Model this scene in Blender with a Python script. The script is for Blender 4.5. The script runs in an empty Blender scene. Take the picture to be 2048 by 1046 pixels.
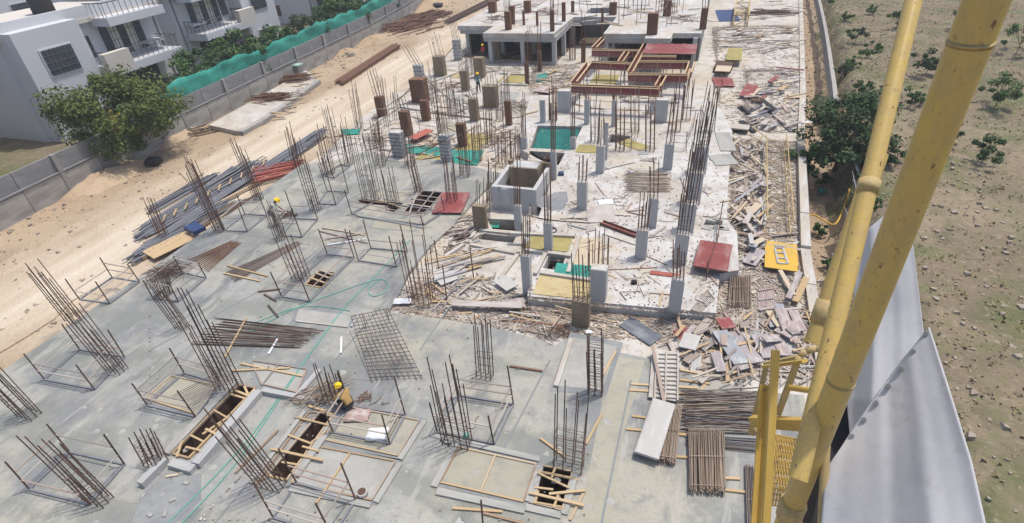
import bpy, bmesh, math, random
import numpy as np
from mathutils import Vector, Matrix, Quaternion
from mathutils.geometry import tessellate_polygon
random.seed(7)
RAD = math.radians
S = bpy.context.scene
COL = S.collection

# ------------------------------------------------------------------ camera
F, PITCH, YAW, ROLL, H = 1110.0, RAD(34.4), RAD(-21.0), RAD(4.55), 16.0
fw = Vector((math.sin(YAW)*math.cos(PITCH), math.cos(YAW)*math.cos(PITCH), -math.sin(PITCH)))
rt = Vector((math.cos(YAW), -math.sin(YAW), 0))
dn = fw.cross(rt)
RT = rt*math.cos(ROLL) + dn*math.sin(ROLL)
DN = -rt*math.sin(ROLL) + dn*math.cos(ROLL)
EYE = Vector((0, 0, H))
cam = bpy.data.cameras.new('camera')
co = bpy.data.objects.new('camera', cam)
COL.objects.link(co)
cm = Matrix.Identity(4)
for i in range(3):
    cm[i][0], cm[i][1], cm[i][2], cm[i][3] = RT[i], -DN[i], -fw[i], EYE[i]
co.matrix_world = cm
cam.sensor_width = 36.0
cam.lens = F/2048*36.0
cam.clip_end = 3000
cam.clip_start = 0.1
S.camera = co
S.render.resolution_x, S.render.resolution_y = 1024, 523

# ------------------------------------------------------------------ light
SUN_AZ, SUN_EL = RAD(45), RAD(72)          # azimuth from +Y towards +X
world = bpy.data.worlds.new('World')
S.world = world
world.use_nodes = True
wn = world.node_tree
sky = wn.nodes.new('ShaderNodeTexSky')
sky.sky_type = 'NISHITA'
sky.sun_disc = False
sky.sun_elevation = SUN_EL
sky.sun_rotation = SUN_AZ
sky.dust_density = 3.0
wn.links.new(sky.outputs[0], wn.nodes['Background'].inputs[0])
wn.nodes['Background'].inputs[1].default_value = 0.15
sun = bpy.data.lights.new('sun', 'SUN')
sun.energy = 2.7
sun.angle = RAD(2.5)
sun.color = (1.0, 0.95, 0.87)
so = bpy.data.objects.new('sun', sun)
COL.objects.link(so)
sd = Vector((math.sin(SUN_AZ)*math.cos(SUN_EL), math.cos(SUN_AZ)*math.cos(SUN_EL), math.sin(SUN_EL)))
so.rotation_euler = sd.to_track_quat('Z', 'Y').to_euler()
S.view_settings.view_transform = 'Standard'
S.view_settings.look = 'None'
S.view_settings.exposure = 0.2
S.view_settings.gamma = 1.0

# ------------------------------------------------------------------ helpers
def ray(x, y):
    return (RT*((x-1024)/F) + DN*((y-523)/F) + fw)
def G(x, y, z=0.0):                         # the point of the level z seen at this place of the photograph
    d = ray(x, y)
    return EYE + d*((z-H)/d.z)
def C(x, y, dist):
    return EYE + ray(x, y).normalized()*dist
def D(x, y, depth):
    return EYE + ray(x, y)*depth
def mpp(p):                                 # metres to one photograph pixel at p
    return (p-EYE).dot(fw)/F
def top_of(base, x, y):                     # the point on the line of sight (x, y) nearest to the upright through base
    d = ray(x, y)
    dz = Vector((0, 0, 1)); w = EYE-base
    a, b, c, d1, e = d.dot(d), d.dot(dz), 1.0, d.dot(w), dz.dot(w)
    s = (b*e-c*d1)/(a*c-b*b)
    return EYE + d*s
def Wm(o):
    m = o.matrix_parent_inverse @ o.matrix_basis
    return Wm(o.parent) @ m if o.parent else o.matrix_basis.copy()
def under(o, parent):
    if parent:
        o.parent = parent
        o.matrix_parent_inverse = Wm(parent).inverted()
def tag(o, label=None, cat=None, group=None, kind=None):
    if label: o['label'] = label
    if cat: o['category'] = cat
    if group: o['group'] = group
    if kind or cat: o['kind'] = kind or 'thing'
    return o
def thing(name, loc, label, cat, group=None):
    o = bpy.data.objects.new(name, None)
    COL.objects.link(o)
    o.location = loc
    o.empty_display_size = 0.1
    return tag(o, label, cat, group, 'thing')
def link(name, mesh, mat, parent=None, M=None):
    o = bpy.data.objects.new(name, mesh)
    COL.objects.link(o)
    if M is not None: o.matrix_basis = M
    if mat:
        o.material_slots[0].link = 'OBJECT'
        o.material_slots[0].material = mat
    under(o, parent)
    return o
def mesh_of(name, verts, faces, smooth=False):
    me = bpy.data.meshes.new(name)
    me.from_pydata([tuple(v) for v in verts], [], faces)
    me.materials.append(None)
    if smooth:
        me.polygons.foreach_set('use_smooth', [True]*len(me.polygons))
    me.update()
    return me
def unit_box():
    v = [(x, y, z) for x in (-.5, .5) for y in (-.5, .5) for z in (-.5, .5)]
    f = [(0, 1, 3, 2), (4, 6, 7, 5), (0, 4, 5, 1), (2, 3, 7, 6), (0, 2, 6, 4), (1, 5, 7, 3)]
    return mesh_of('box', v, f)
def unit_pipe(n, name='pipe'):
    v, f = [], []
    for z in (-.5, .5):
        for i in range(n):
            a = 2*math.pi*i/n
            v.append((math.cos(a)*.5, math.sin(a)*.5, z))
    for i in range(n):
        j = (i+1) % n
        f.append((i, j, n+j, n+i))
    f.append(tuple(range(n-1, -1, -1))); f.append(tuple(range(n, 2*n)))
    me = mesh_of(name, v, f)
    for p in me.polygons:
        p.use_smooth = len(p.vertices) == 4 and n > 6
    return me
BOX, ROD, PIPE = unit_box(), unit_pipe(5, 'rod'), unit_pipe(16, 'pipe')
def frame_of(a, b, w, h, roll=0.0):
    a, b = Vector(a), Vector(b)
    d = b-a; L = d.length; z = d/L if L else Vector((0, 0, 1))
    up = Vector((0, 0, 1)) if abs(z.z) < .95 else Vector((0, 1, 0))
    x = up.cross(z).normalized(); y = z.cross(x)
    R = Matrix((x, y, z)).transposed().to_4x4()
    return Matrix.Translation((a+b)/2) @ R @ Matrix.Rotation(roll, 4, 'Z') @ Matrix.Diagonal((w, h, L, 1))
def bar(name, a, b, w, h, mat, parent=None, roll=0.0, mesh=None):
    return link(name, mesh or BOX, mat, parent, frame_of(a, b, w, h, roll))
def rod(name, a, b, r, mat, parent=None, mesh=None):
    return link(name, mesh or ROD, mat, parent, frame_of(a, b, 2*r, 2*r))
def block(name, c, size, mat, parent=None, rz=0.0, tilt=None):
    M = Matrix.Translation(c) @ Matrix.Rotation(rz, 4, 'Z')
    if tilt: M = M @ Matrix.Rotation(tilt[0], 4, 'X') @ Matrix.Rotation(tilt[1], 4, 'Y')
    return link(name, BOX, mat, parent, M @ Matrix.Diagonal((*size, 1)))
def join_bars(name, bars, mat, parent=None, n=4):
    """many thin members as one mesh: bars = [(a, b, w, h), ...]"""
    v, f = [], []
    for a, b, w, h in bars:
        M = frame_of(a, b, w, h)
        k = len(v)
        v += [M @ Vector(p.co) for p in BOX.vertices]
        f += [tuple(k+i for i in p.vertices) for p in BOX.polygons]
    return link(name, mesh_of(name, v, f), mat, parent)
def slab(name, outer, holes, z, th, mat, parent=None, kind='structure'):
    """a slab of any outline with real openings"""
    loops = [[Vector((p[0], p[1], 0)) for p in outer]] + [[Vector((p[0], p[1], 0)) for p in h] for h in holes]
    tris = tessellate_polygon(loops)
    flat = [p for l in loops for p in l]
    n = len(flat)
    v = [(p.x, p.y, z) for p in flat] + [(p.x, p.y, z-th) for p in flat]
    f = []
    for t in tris:
        a, b, c = (flat[i] for i in t)
        t = t if (b-a).cross(c-a).z > 0 else t[::-1]
        f.append(tuple(t)); f.append(tuple(n+i for i in t[::-1]))
    k = 0
    for li, l in enumerate(loops):
        m = len(l)
        for i in range(m):
            j = (i+1) % m
            f.append((k+i, k+j, n+k+j, n+k+i))
        k += m
    me = mesh_of(name, v, f)
    bm = bmesh.new(); bm.from_mesh(me); bmesh.ops.recalc_face_normals(bm, faces=bm.faces); bm.to_mesh(me); bm.free()
    o = link(name, me, mat, parent)
    if kind and not parent: o['kind'] = kind
    return o
def XY(pts, z=0.0):
    return [(lambda q: (q.x, q.y))(G(x, y, z)) for x, y in pts]
def copy_tree(o, parent=None):
    c = o.copy(); COL.objects.link(c)
    if parent: c.parent = parent
    for ch in list(o.children): copy_tree(ch, c)
    return c

# ------------------------------------------------------------------ materials
def mat(name, base, layers=(), rough=.85, bump=None, rand=None, metal=0.0, spec=.3, alpha=None, trans=0):
    """layers: (scale, colour, low, high, amount, detail, (stretch)) painted one over the other; rand: colours picked per object"""
    m = bpy.data.materials.new(name); m.use_nodes = True
    nt = m.node_tree; N, L = nt.nodes, nt.links
    b = N['Principled BSDF']
    b.inputs['Roughness'].default_value = rough
    b.inputs['Metallic'].default_value = metal
    b.inputs['Specular IOR Level'].default_value = spec
    tc = N.new('ShaderNodeTexCoord')
    if rand:
        oi = N.new('ShaderNodeObjectInfo')
        cr = N.new('ShaderNodeValToRGB')
        cr.color_ramp.interpolation = 'CONSTANT' if len(rand) > 2 else 'LINEAR'
        while len(cr.color_ramp.elements) < len(rand): cr.color_ramp.elements.new(.5)
        for i, c in enumerate(rand):
            cr.color_ramp.elements[i].position = i/len(rand) if len(rand) > 2 else i
            cr.color_ramp.elements[i].color = (*c, 1)
        L.new(oi.outputs['Random'], cr.inputs[0])
        cur = cr.outputs[0]
    else:
        rgb = N.new('ShaderNodeRGB'); rgb.outputs[0].default_value = (*base, 1)
        cur = rgb.outputs[0]
    for ly in layers:
        sc, c, lo, hi, am = ly[:5]
        det = ly[5] if len(ly) > 5 else 5
        no = N.new('ShaderNodeTexNoise'); no.inputs['Scale'].default_value = sc; no.inputs['Detail'].default_value = det
        no.inputs['Roughness'].default_value = .6
        mp = N.new('ShaderNodeMapping')
        mp.inputs['Location'].default_value = (random.random()*50, random.random()*50, random.random()*50)
        if len(ly) > 6: mp.inputs['Scale'].default_value = ly[6]
        L.new(tc.outputs['Object'], mp.inputs[0]); L.new(mp.outputs[0], no.inputs['Vector'])
        mr = N.new('ShaderNodeMapRange'); mr.inputs[1].default_value = lo; mr.inputs[2].default_value = hi
        mr.inputs[3].default_value = 0; mr.inputs[4].default_value = am
        L.new(no.outputs[0], mr.inputs[0])
        mx = N.new('ShaderNodeMix'); mx.data_type = 'RGBA'
        L.new(mr.outputs[0], mx.inputs['Factor']); L.new(cur, mx.inputs['A'])
        mx.inputs['B'].default_value = (*c, 1)
        cur = mx.outputs['Result']
    L.new(cur, b.inputs['Base Color'])
    if bump:
        no = N.new('ShaderNodeTexNoise'); no.inputs['Scale'].default_value = bump[0]; no.inputs['Detail'].default_value = 6
        L.new(tc.outputs['Object'], no.inputs['Vector'])
        bp = N.new('ShaderNodeBump'); bp.inputs['Strength'].default_value = bump[1]; bp.inputs['Distance'].default_value = bump[2] if len(bump) > 2 else .05
        L.new(no.outputs[0], bp.inputs['Height']); L.new(bp.outputs[0], b.inputs['Normal'])
    if alpha is not None: b.inputs['Alpha'].default_value = alpha
    if trans: b.inputs['Transmission Weight'].default_value = trans
    return m
K = {}
K['slab'] = mat('fresh_concrete', (.315, .315, .295), [(.14, (.375, .355, .285), .46, .58, .85), (.22, (.215, .222, .222), .48, .58, .95), (.11, (.42, .415, .39), .55, .64, .6, 6), (.7, (.39, .375, .31), .5, .66, .6, 7), (.5, (.15, .158, .162), .54, .63, .85, 8, (1, .4, 1)), (1.9, (.225, .225, .212), .53, .65, .6, 8), (9, (.21, .21, .2), .52, .75, .45), (2.6, (.43, .415, .37), .62, .74, .5), (5, (.15, .152, .15), .65, .73, .55, 8), (.35, (.205, .215, .19), .52, .60, .65, 9, (.6, 1.4, 1)), (16, (.48, .47, .44), .68, .72, .6, 3), (.8, (.41, .40, .35), .60, .64, .5, 9, (2.4, .35, 1))], .75, (14, .6, .03))
def damp_sheen(m):
    N, L = m.node_tree.nodes, m.node_tree.links
    tc = N.new('ShaderNodeTexCoord'); no = N.new('ShaderNodeTexNoise'); no.inputs['Scale'].default_value = .3; no.inputs['Detail'].default_value = 7
    mr = N.new('ShaderNodeMapRange'); mr.inputs[1].default_value = .42; mr.inputs[2].default_value = .62; mr.inputs[3].default_value = .85; mr.inputs[4].default_value = .45
    L.new(tc.outputs['Object'], no.inputs['Vector']); L.new(no.outputs[0], mr.inputs[0]); L.new(mr.outputs[0], N['Principled BSDF'].inputs['Roughness'])
damp_sheen(K['slab'])
K['dust'] = mat('dusty_concrete', (.48, .445, .395), [(.2, (.56, .53, .48), .42, .56, .85), (.33, (.50, .415, .31), .50, .62, .75), (.9, (.36, .325, .28), .5, .64, .7, 8), (2.2, (.33, .275, .225), .56, .68, .65, 8), (6, (.33, .30, .265), .54, .70, .55), (3, (.25, .21, .175), .62, .72, .6, 8)], .9, (10, .6, .05))
K['deck'] = mat('pale_deck_concrete', (.50, .487, .46), [(.25, (.575, .565, .545), .42, .58, .85), (.5, (.43, .375, .31), .48, .62, .8), (1.1, (.345, .32, .285), .53, .65, .65, 8), (2.4, (.33, .28, .235), .56, .67, .65, 8), (7, (.32, .30, .275), .54, .70, .55), (3.6, (.23, .2, .17), .62, .71, .6, 8), (.35, (.47, .40, .30), .54, .62, .6, 9)], .9, (10, .6, .04))
K['pad'] = mat('light_screed', (.36, .355, .325), [(.6, (.30, .295, .265), .45, .65, .8), (3, (.43, .42, .39), .5, .7, .6), (1.2, (.25, .25, .235), .55, .66, .6, 8), (8, (.28, .28, .26), .56, .7, .4)], .8, (12, .4, .02))
K['wetpad'] = mat('fresh_screed', (.345, .325, .255), [(.5, (.39, .37, .30), .45, .65, .7), (2.2, (.28, .27, .225), .5, .68, .7, 8), (.9, (.25, .245, .21), .56, .66, .6, 8), (9, (.27, .265, .23), .56, .7, .4)], .7, (12, .35, .02))
K['damp'] = mat('damp_concrete', (.215, .225, .23), [(.7, (.30, .305, .295), .45, .65, .8), (4, (.18, .19, .2), .5, .7, .6)], .75, (12, .3, .02))
K['conc'] = mat('column_concrete', (.45, .45, .445), [(.8, (.52, .515, .505), .45, .65, .8), (3, (.37, .37, .365), .52, .68, .6), (.35, (.38, .35, .32), .55, .7, .5)], .85, (20, .25, .02))
K['edge'] = mat('slab_edge_concrete', (.40, .40, .395), [(.8, (.42, .41, .39), .45, .65, .8), (3, (.27, .27, .265), .52, .68, .6)], .85, (16, .3, .02))
K['sack'] = mat('wet_hessian', (.235, .185, .125), [(1.2, (.31, .25, .18), .45, .65, .8), (6, (.16, .12, .085), .5, .68, .6)], .95, (40, .5, .02))
K['rustcol'] = mat('rusty_form_steel', (.18, .095, .058), [(1.2, (.25, .145, .09), .45, .65, .8), (5, (.11, .058, .04), .5, .68, .7)], .85, (30, .4, .02))
K['rebar'] = mat('rebar_steel', (.075, .06, .055), rough=.7, rand=[(.07, .055, .05), (.17, .10, .07)])
K['rust'] = mat('rusty_rebar', (.16, .08, .05), rough=.8, rand=[(.12, .065, .045), (.23, .125, .08)])
K['rodgrey'] = mat('grey_steel_rod', (.2, .17, .15), rough=.7, rand=[(.14, .12, .11), (.27, .215, .175)], metal=.1)
K['greypipe'] = mat('dull_grey_pipe', (.21, .215, .235), [(3, (.13, .13, .14), .5, .66, .7)], .6)
K['steel'] = mat('mill_steel', (.2, .2, .215), rough=.5, rand=[(.15, .15, .165), (.29, .29, .31)], metal=.4, layers=[(2, (.17, .11, .08), .58, .72, .6)])
K['wood'] = mat('site_timber', (.4, .29, .18), rough=.85, rand=[(.47, .36, .23), (.36, .26, .17), (.52, .41, .28), (.40, .33, .26), (.31, .22, .15), (.50, .36, .20)], layers=[(3, (.25, .18, .12), .5, .7, .6, 6, (6, 6, .6))])
K['greywood'] = mat('weathered_timber', (.33, .28, .24), rough=.9, rand=[(.40, .35, .30), (.30, .255, .22), (.46, .41, .36), (.27, .24, .22), (.37, .285, .235)], layers=[(3, (.2, .165, .14), .5, .7, .6, 6, (6, 6, .6)), (2, (.52, .49, .45), .56, .7, .6)])
K['newwood'] = mat('fresh_timber', (.5, .37, .2), rough=.8, rand=[(.54, .405, .24), (.43, .31, .175)], layers=[(3, (.36, .23, .11), .5, .7, .5, 6, (6, 6, .6))])
K['paleply'] = mat('pale_plywood', (.52, .43, .31), rough=.8, rand=[(.54, .45, .33), (.48, .40, .29)], layers=[(1.5, (.38, .32, .24), .5, .7, .6), (5, (.62, .56, .46), .55, .7, .5)])
K['redply'] = mat('red_film_plywood', (.25, .055, .05), rough=.6, rand=[(.27, .065, .06), (.21, .05, .047)], layers=[(1.4, (.38, .25, .23), .48, .66, .6, 7), (5, (.16, .045, .042), .52, .7, .5), (8, (.42, .33, .30), .6, .72, .5)])
K['pinkply'] = mat('worn_pink_plywood', (.38, .3, .28), rough=.85, rand=[(.40, .315, .295), (.34, .27, .255), (.43, .38, .35), (.33, .285, .28), (.36, .25, .23)], layers=[(2.5, (.50, .46, .42), .47, .62, .8, 7), (1.5, (.26, .2, .185), .55, .7, .6)])
K['greyply'] = mat('grey_caked_plywood', (.36, .35, .345), rough=.85, rand=[(.40, .39, .38), (.30, .31, .33), (.45, .435, .41), (.34, .30, .30)], layers=[(2.5, (.53, .52, .49), .5, .66, .7, 7), (1.5, (.24, .23, .23), .55, .7, .6)])
K['blueply'] = mat('slate_form_sheet', (.13, .145, .17), rough=.6, layers=[(2, (.26, .27, .28), .5, .66, .8, 8), (6, (.09, .1, .12), .5, .7, .5)])
K['brownply'] = mat('brown_form_plywood', (.10, .06, .042), rough=.8, layers=[(2, (.17, .105, .07), .5, .7, .7), (5, (.06, .038, .028), .5, .7, .6)])
K['sandply'] = mat('ochre_form_plywood', (.46, .37, .19), rough=.85, layers=[(1.5, (.52, .44, .26), .45, .65, .8), (4, (.36, .28, .13), .52, .7, .7)])
K['olive'] = mat('olive_form_sheet', (.32, .27, .10), rough=.85, layers=[(1.5, (.40, .34, .15), .45, .65, .8), (4, (.24, .2, .08), .52, .7, .7)])
K['teal'] = mat('teal_net', (.03, .25, .20), rough=.8, layers=[(1.2, (.05, .32, .26), .45, .65, .8), (5, (.03, .17, .14), .5, .7, .7), (2.5, (.16, .30, .26), .58, .7, .6)], bump=(6, .8, .05))
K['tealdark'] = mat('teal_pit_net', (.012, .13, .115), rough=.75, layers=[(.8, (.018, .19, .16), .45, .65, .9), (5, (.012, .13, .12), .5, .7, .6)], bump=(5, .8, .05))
K['soil'] = mat('dry_soil', (.40, .29, .185), [(.12, (.48, .365, .245), .42, .6, .8), (.6, (.31, .22, .145), .5, .68, .7), (3, (.25, .185, .125), .55, .7, .5, 8), (9, (.5, .42, .32), .58, .7, .5)], .95, (5, .8, .08))
K['road'] = mat('dusty_track', (.62, .51, .375), [(.15, (.69, .60, .47), .42, .6, .9), (.35, (.54, .41, .27), .5, .68, .75, 5, (1, .25, 1)), (3, (.5, .4, .29), .55, .7, .4, 8)], .95, (6, .5, .05))
def earthmat():
    """one earth for the ground and the haul road: pale crushed dust where the trucks run, fading to brown soil"""
    m = mat('site_earth', (.37, .275, .185), [(.12, (.43, .335, .23), .42, .6, .8), (.6, (.28, .205, .14), .5, .68, .7), (3, (.23, .175, .125), .55, .7, .55, 8), (9, (.46, .39, .3), .58, .7, .5)], .95, (5, .9, .1))
    nt = m.node_tree; N, L = nt.nodes, nt.links; b = N['Principled BSDF']
    cur = b.inputs['Base Color'].links[0].from_socket
    tc = N.new('ShaderNodeTexCoord'); sx = N.new('ShaderNodeSeparateXYZ'); L.new(tc.outputs['Object'], sx.inputs[0])
    def noise(sc, st):
        mp = N.new('ShaderNodeMapping'); mp.inputs['Scale'].default_value = st; L.new(tc.outputs['Object'], mp.inputs[0])
        no = N.new('ShaderNodeTexNoise'); no.inputs['Scale'].default_value = sc; no.inputs['Detail'].default_value = 7; L.new(mp.outputs[0], no.inputs['Vector'])
        return no.outputs[0]
    def math_(op, a, b_):
        n = N.new('ShaderNodeMath'); n.operation = op
        for k, q in enumerate((a, b_)):
            if isinstance(q, (int, float)): n.inputs[k].default_value = q
            else: L.new(q, n.inputs[k])
        return n.outputs[0]
    d = math_('ABSOLUTE', math_('ADD', sx.outputs[0], 32.6), 0)
    d = math_('ADD', d, math_('MULTIPLY', math_('SUBTRACT', noise(.35, (1, .5, 1)), .5), 9.0))
    mr = N.new('ShaderNodeMapRange'); mr.inputs[1].default_value = 5.6; mr.inputs[2].default_value = 1.8; mr.inputs[3].default_value = 0; mr.inputs[4].default_value = 1
    L.new(d, mr.inputs[0])
    dust = N.new('ShaderNodeMix'); dust.data_type = 'RGBA'
    L.new(math_('MULTIPLY', math_('SUBTRACT', noise(.9, (1, .12, 1)), .38), 3.0), dust.inputs['Factor'])
    dust.inputs['A'].default_value = (.50, .41, .30, 1); dust.inputs['B'].default_value = (.62, .545, .435, 1)
    mx = N.new('ShaderNodeMix'); mx.data_type = 'RGBA'
    L.new(mr.outputs[0], mx.inputs['Factor']); L.new(cur, mx.inputs['A']); L.new(dust.outputs['Result'], mx.inputs['B'])
    L.new(mx.outputs['Result'], b.inputs['Base Color'])
    return m
K['earth'] = earthmat()
K['field'] = mat('dry_field', (.19, .15, .10), [(.08, (.27, .215, .145), .45, .6, .8), (.5, (.13, .115, .07), .5, .66, .8), (.25, (.10, .12, .045), .50, .62, .75), (1.2, (.15, .16, .07), .55, .66, .6, 8), (3, (.33, .28, .21), .56, .7, .6, 8)], .95, (4, .9, .12))
K['dark'] = mat('undercroft_shade_earth', (.10, .075, .055), [(2, (.17, .125, .09), .5, .7, .8)], .95, (4, .8, .1))  # earth darkened to carry the shade under the upper deck
K['wallc'] = mat('boundary_concrete', (.31, .30, .28), rand=[(.26, .25, .235), (.36, .345, .32)], rough=.9, bump=(10, .45, .03), layers=[(.5, (.38, .36, .325), .45, .62, .8), (1.2, (.19, .185, .175), .50, .64, .85, 7, (1, 1, .3)), (.8, (.35, .28, .2), .54, .68, .7), (5, (.22, .21, .2), .55, .7, .5)])
K['blockw'] = mat('boundary_blockwork', (.20, .2, .205), [(.8, (.28, .28, .275), .45, .62, .8), (4, (.18, .18, .185), .52, .66, .7)], .9, (10, .5, .03))
K['white'] = mat('white_render', (.58, .59, .61), [(.3, (.50, .51, .53), .45, .65, .8), (1.4, (.40, .39, .38), .56, .7, .6, 7, (1, 1, .25))], .8, (12, .15, .02))
K['cream'] = mat('cream_render', (.60, .55, .49), [(.5, (.5, .46, .41), .5, .7, .6)], .8)
K['glass'] = mat('window_glass', (.06, .075, .09), rough=.12, spec=.6)
K['gratem'] = mat('dark_window_grille', (.12, .12, .125), rough=.6)
K['brownwood'] = mat('dark_door_wood', (.12, .06, .05), rough=.6)
K['yellow'] = mat('crane_yellow_paint', (.56, .37, .09), [(4, (.42, .28, .09), .5, .7, .6, 7), (12, (.24, .16, .09), .6, .7, .75), (1.5, (.62, .43, .14), .5, .7, .5)], .5, (30, .15, .01))
K['dullyellow'] = mat('worn_yellow_paint', (.46, .345, .16), [(5, (.33, .255, .14), .48, .66, .7, 7), (14, (.2, .14, .08), .60, .7, .7), (2, (.54, .40, .14), .52, .7, .6)], .6, (30, .2, .01))
K['brightyellow'] = mat('bright_yellow_paint', (.60, .37, .05), [(2, (.50, .31, .07), .48, .66, .7), (9, (.40, .3, .16), .56, .68, .7), (4, (.45, .37, .26), .6, .7, .6)], .6)
K['pipeyellow'] = mat('mast_pipe_paint', (.55, .39, .13), [(2.2, (.47, .34, .14), .45, .62, .7, 7, (1, 1, 26)), (1.2, (.60, .42, .10), .52, .66, .7, 6, (1, 1, 26)), (7, (.38, .28, .13), .56, .68, .6, 7, (1, 1, 26)), (4.5, (.16, .09, .05), .63, .68, .9, 8, (1, 1, 26)), (1.6, (.20, .12, .07), .68, .72, .9, 8, (1, 1, 20))], .42, (3, .12, .02))
K['tarp'] = mat('white_tarpaulin', (.52, .52, .535), [(1.2, (.45, .45, .465), .45, .65, .8), (3, (.57, .565, .565), .5, .7, .6), (7, (.38, .36, .34), .58, .7, .6, 8), (20, (.44, .43, .42), .6, .7, .5, 8)], .95, (14, .25, .01), spec=.05)
K['paint'] = mat('orange_red_primer', (.40, .115, .08), rough=.65, rand=[(.42, .13, .095), (.33, .09, .065)], layers=[(3, (.5, .29, .22), .55, .7, .5)])
K['hat'] = mat('yellow_helmet', (.85, .56, .01), rough=.35)
K['skin'] = mat('skin', (.22, .115, .07), rough=.7)
K['hose'] = mat('green_hose', (.12, .36, .29), rough=.6)
K['plastic'] = mat('white_plastic', (.72, .73, .75), rough=.5, layers=[(3, (.6, .6, .62), .5, .7, .6)])
K['bluetarp'] = mat('navy_tarpaulin', (.035, .06, .15), rough=.6, layers=[(2, (.05, .09, .22), .5, .7, .7)])
K['black'] = mat('black_rubber', (.025, .025, .028), rough=.7)
K['bark'] = mat('bark', (.13, .10, .075), [(4, (.08, .06, .045), .5, .7, .7)], .95, (12, .8, .04))
def leafmat(name, cols):
    m = mat(name, cols[0], [(.9, cols[1], .42, .6, .85, 3), (2.5, cols[2], .5, .66, .8, 3)], .7, spec=.25)
    return m
K['leafdark'] = leafmat('dark_leaves', [(.045, .085, .03), (.03, .06, .025), (.075, .125, .04)])
K['leafmid'] = leafmat('green_leaves', [(.065, .13, .035), (.045, .09, .03), (.11, .19, .05)])
K['leafgold'] = leafmat('golden_green_leaves', [(.105, .145, .035), (.07, .105, .03), (.19, .175, .045)])
K['flower'] = mat('yellow_blossom', (.55, .38, .03), rough=.7)

# ------------------------------------------------------------------ ground and slabs
ZL, Z0, ZD, ZG = -.15, 0.0, .4, -.6
RW = [(5.0, -12), (5.1, 12), (5.25, 20), (5.3, 26), (6.15, 39.4), (7.25, 51.3), (10.1, 90), (11.2, 104), (16, 150)]
def right_edge(y):
    for (x0, y0), (x1, y1) in zip(RW, RW[1:]):
        if y0 <= y <= y1: return x0+(x1-x0)*(y-y0)/(y1-y0)
    return RW[0][0] if y < RW[0][1] else RW[-1][0]
def left_edge(y):
    P = [(-27.2, -30), (-27.2, 34), (-28.3, 40), (-28.8, 56), (-30.5, 71), (-31, 150)]
    for (x0, y0), (x1, y1) in zip(P, P[1:]):
        if y0 <= y <= y1: return x0+(x1-x0)*(y-y0)/(y1-y0)
    return -27.2
def wall_x(y):
    return -43.0-.045*(y-30) if y < 70 else -44.8-.13*(y-70)
def hnoise(x, y):
    return (math.sin(x*.7+1.3*math.sin(y*.31))*.5+math.sin(y*.9+math.sin(x*.43)*1.7)*.5+math.sin(x*2.3+y*1.9)*.25)*.12
def ground_z(x, y):
    r, l = right_edge(y), left_edge(y)
    if -14 < y < 108 and l+.8 < x < r-.4: return -4.0
    if x >= r-.4:
        d = x-r
        if -14 < y < 150:
            t = min(1, max(0, (d-2.2)/2.0)); t = t*t*(3-2*t)
            return -2.3+hnoise(x, y)*2*min(1, max(d, 0)) + t*2.5
        return .2+hnoise(x, y)
    if x < wall_x(y)-.3: return -.5+hnoise(x, y)*.4
    return ZG + (hnoise(x*2, y*2)*.35 if x > wall_x(y)+1 else 0)
xs = list(np.concatenate([[-900, -500, -300, -220, -160, -130], np.arange(-110, -52, 4), np.arange(-52, -26, .7), np.arange(-26, 4, 4), np.arange(4, 26, .5), np.arange(26, 60, 3), [70, 90, 120, 180, 300, 500, 900]]))
ys = list(np.concatenate([[-500, -200, -80, -40, -20], np.arange(-15, 110, 1.0), np.arange(110, 160, 5), [170, 200, 250, 350, 500, 900, 1500]]))
gv = [(x, y, ground_z(x, y)) for y in ys for x in xs]
nx = len(xs)
gf = [(j*nx+i, j*nx+i+1, (j+1)*nx+i+1, (j+1)*nx+i) for j in range(len(ys)-1) for i in range(nx-1)]
gm = mesh_of('ground', gv, gf, True)
gm.materials.clear(); gm.materials.append(K['earth']); gm.materials.append(K['field'])
for p in gm.polygons:
    c = p.center
    if c.x > right_edge(c.y)+2.8+hnoise(c.x*3, c.y*2)*6 or c.x < wall_x(c.y)-.2: p.material_index = 1
go = bpy.data.objects.new('ground', gm); COL.objects.link(go); go['kind'] = 'structure'
# dusty haul road beside the slab, with a ragged edge
rl, rr = [], []
y = -16.0
while y < 150:
    rl.append((-37.6+hnoise(3, y*1.3)*6+(2.2 if y < 28 else 0)+max(0, (y-66))*.04, y)); rr.append((left_edge(y)-.05-(2.4+hnoise(9, y*1.7)*3 if y < 37 else 0), y)); y += 1.3
road_poly = rl[::-1]+rr
slab('road', [(p[0], p[1]) for p in road_poly], [], ZG+.075, .2, K['earth'])

def pit_px(pts, z=Z0): return XY(pts, z)
PITS = {
    'shaft': pit_px([(1087, 934), (1143, 945), (1122, 1019), (1060, 1004)]),
    'trough_a': pit_px([(478, 772), (512, 778), (379, 918), (346, 909)]),
    'trough_b': pit_px([(640, 826), (667, 831), (574, 962), (535, 952)]),
    'small': pit_px([(637, 545), (668, 546), (643, 575), (612, 569)]),
    'shaft_far': pit_px([(845, 383), (886, 386), (850, 426), (808, 424)]),
    'slot_far': pit_px([(722, 398), (806, 406), (789, 424), (770, 421), (776, 411), (716, 407)]),
}
DPITS = {
    'net': pit_px([(1075, 251), (1165, 253), (1141, 300), (1060, 296)], ZD),
    'core_gap': pit_px([(1060, 302), (1130, 306), (1117, 330), (1092, 328), (1055, 322)], ZD),
    'cell_a': pit_px([(1100, 505), (1133, 507), (1122, 541), (1086, 536)], ZD),
    'cell_b': pit_px([(1222, 268), (1262, 272), (1256, 285), (1212, 284)], ZD),
}
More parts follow.
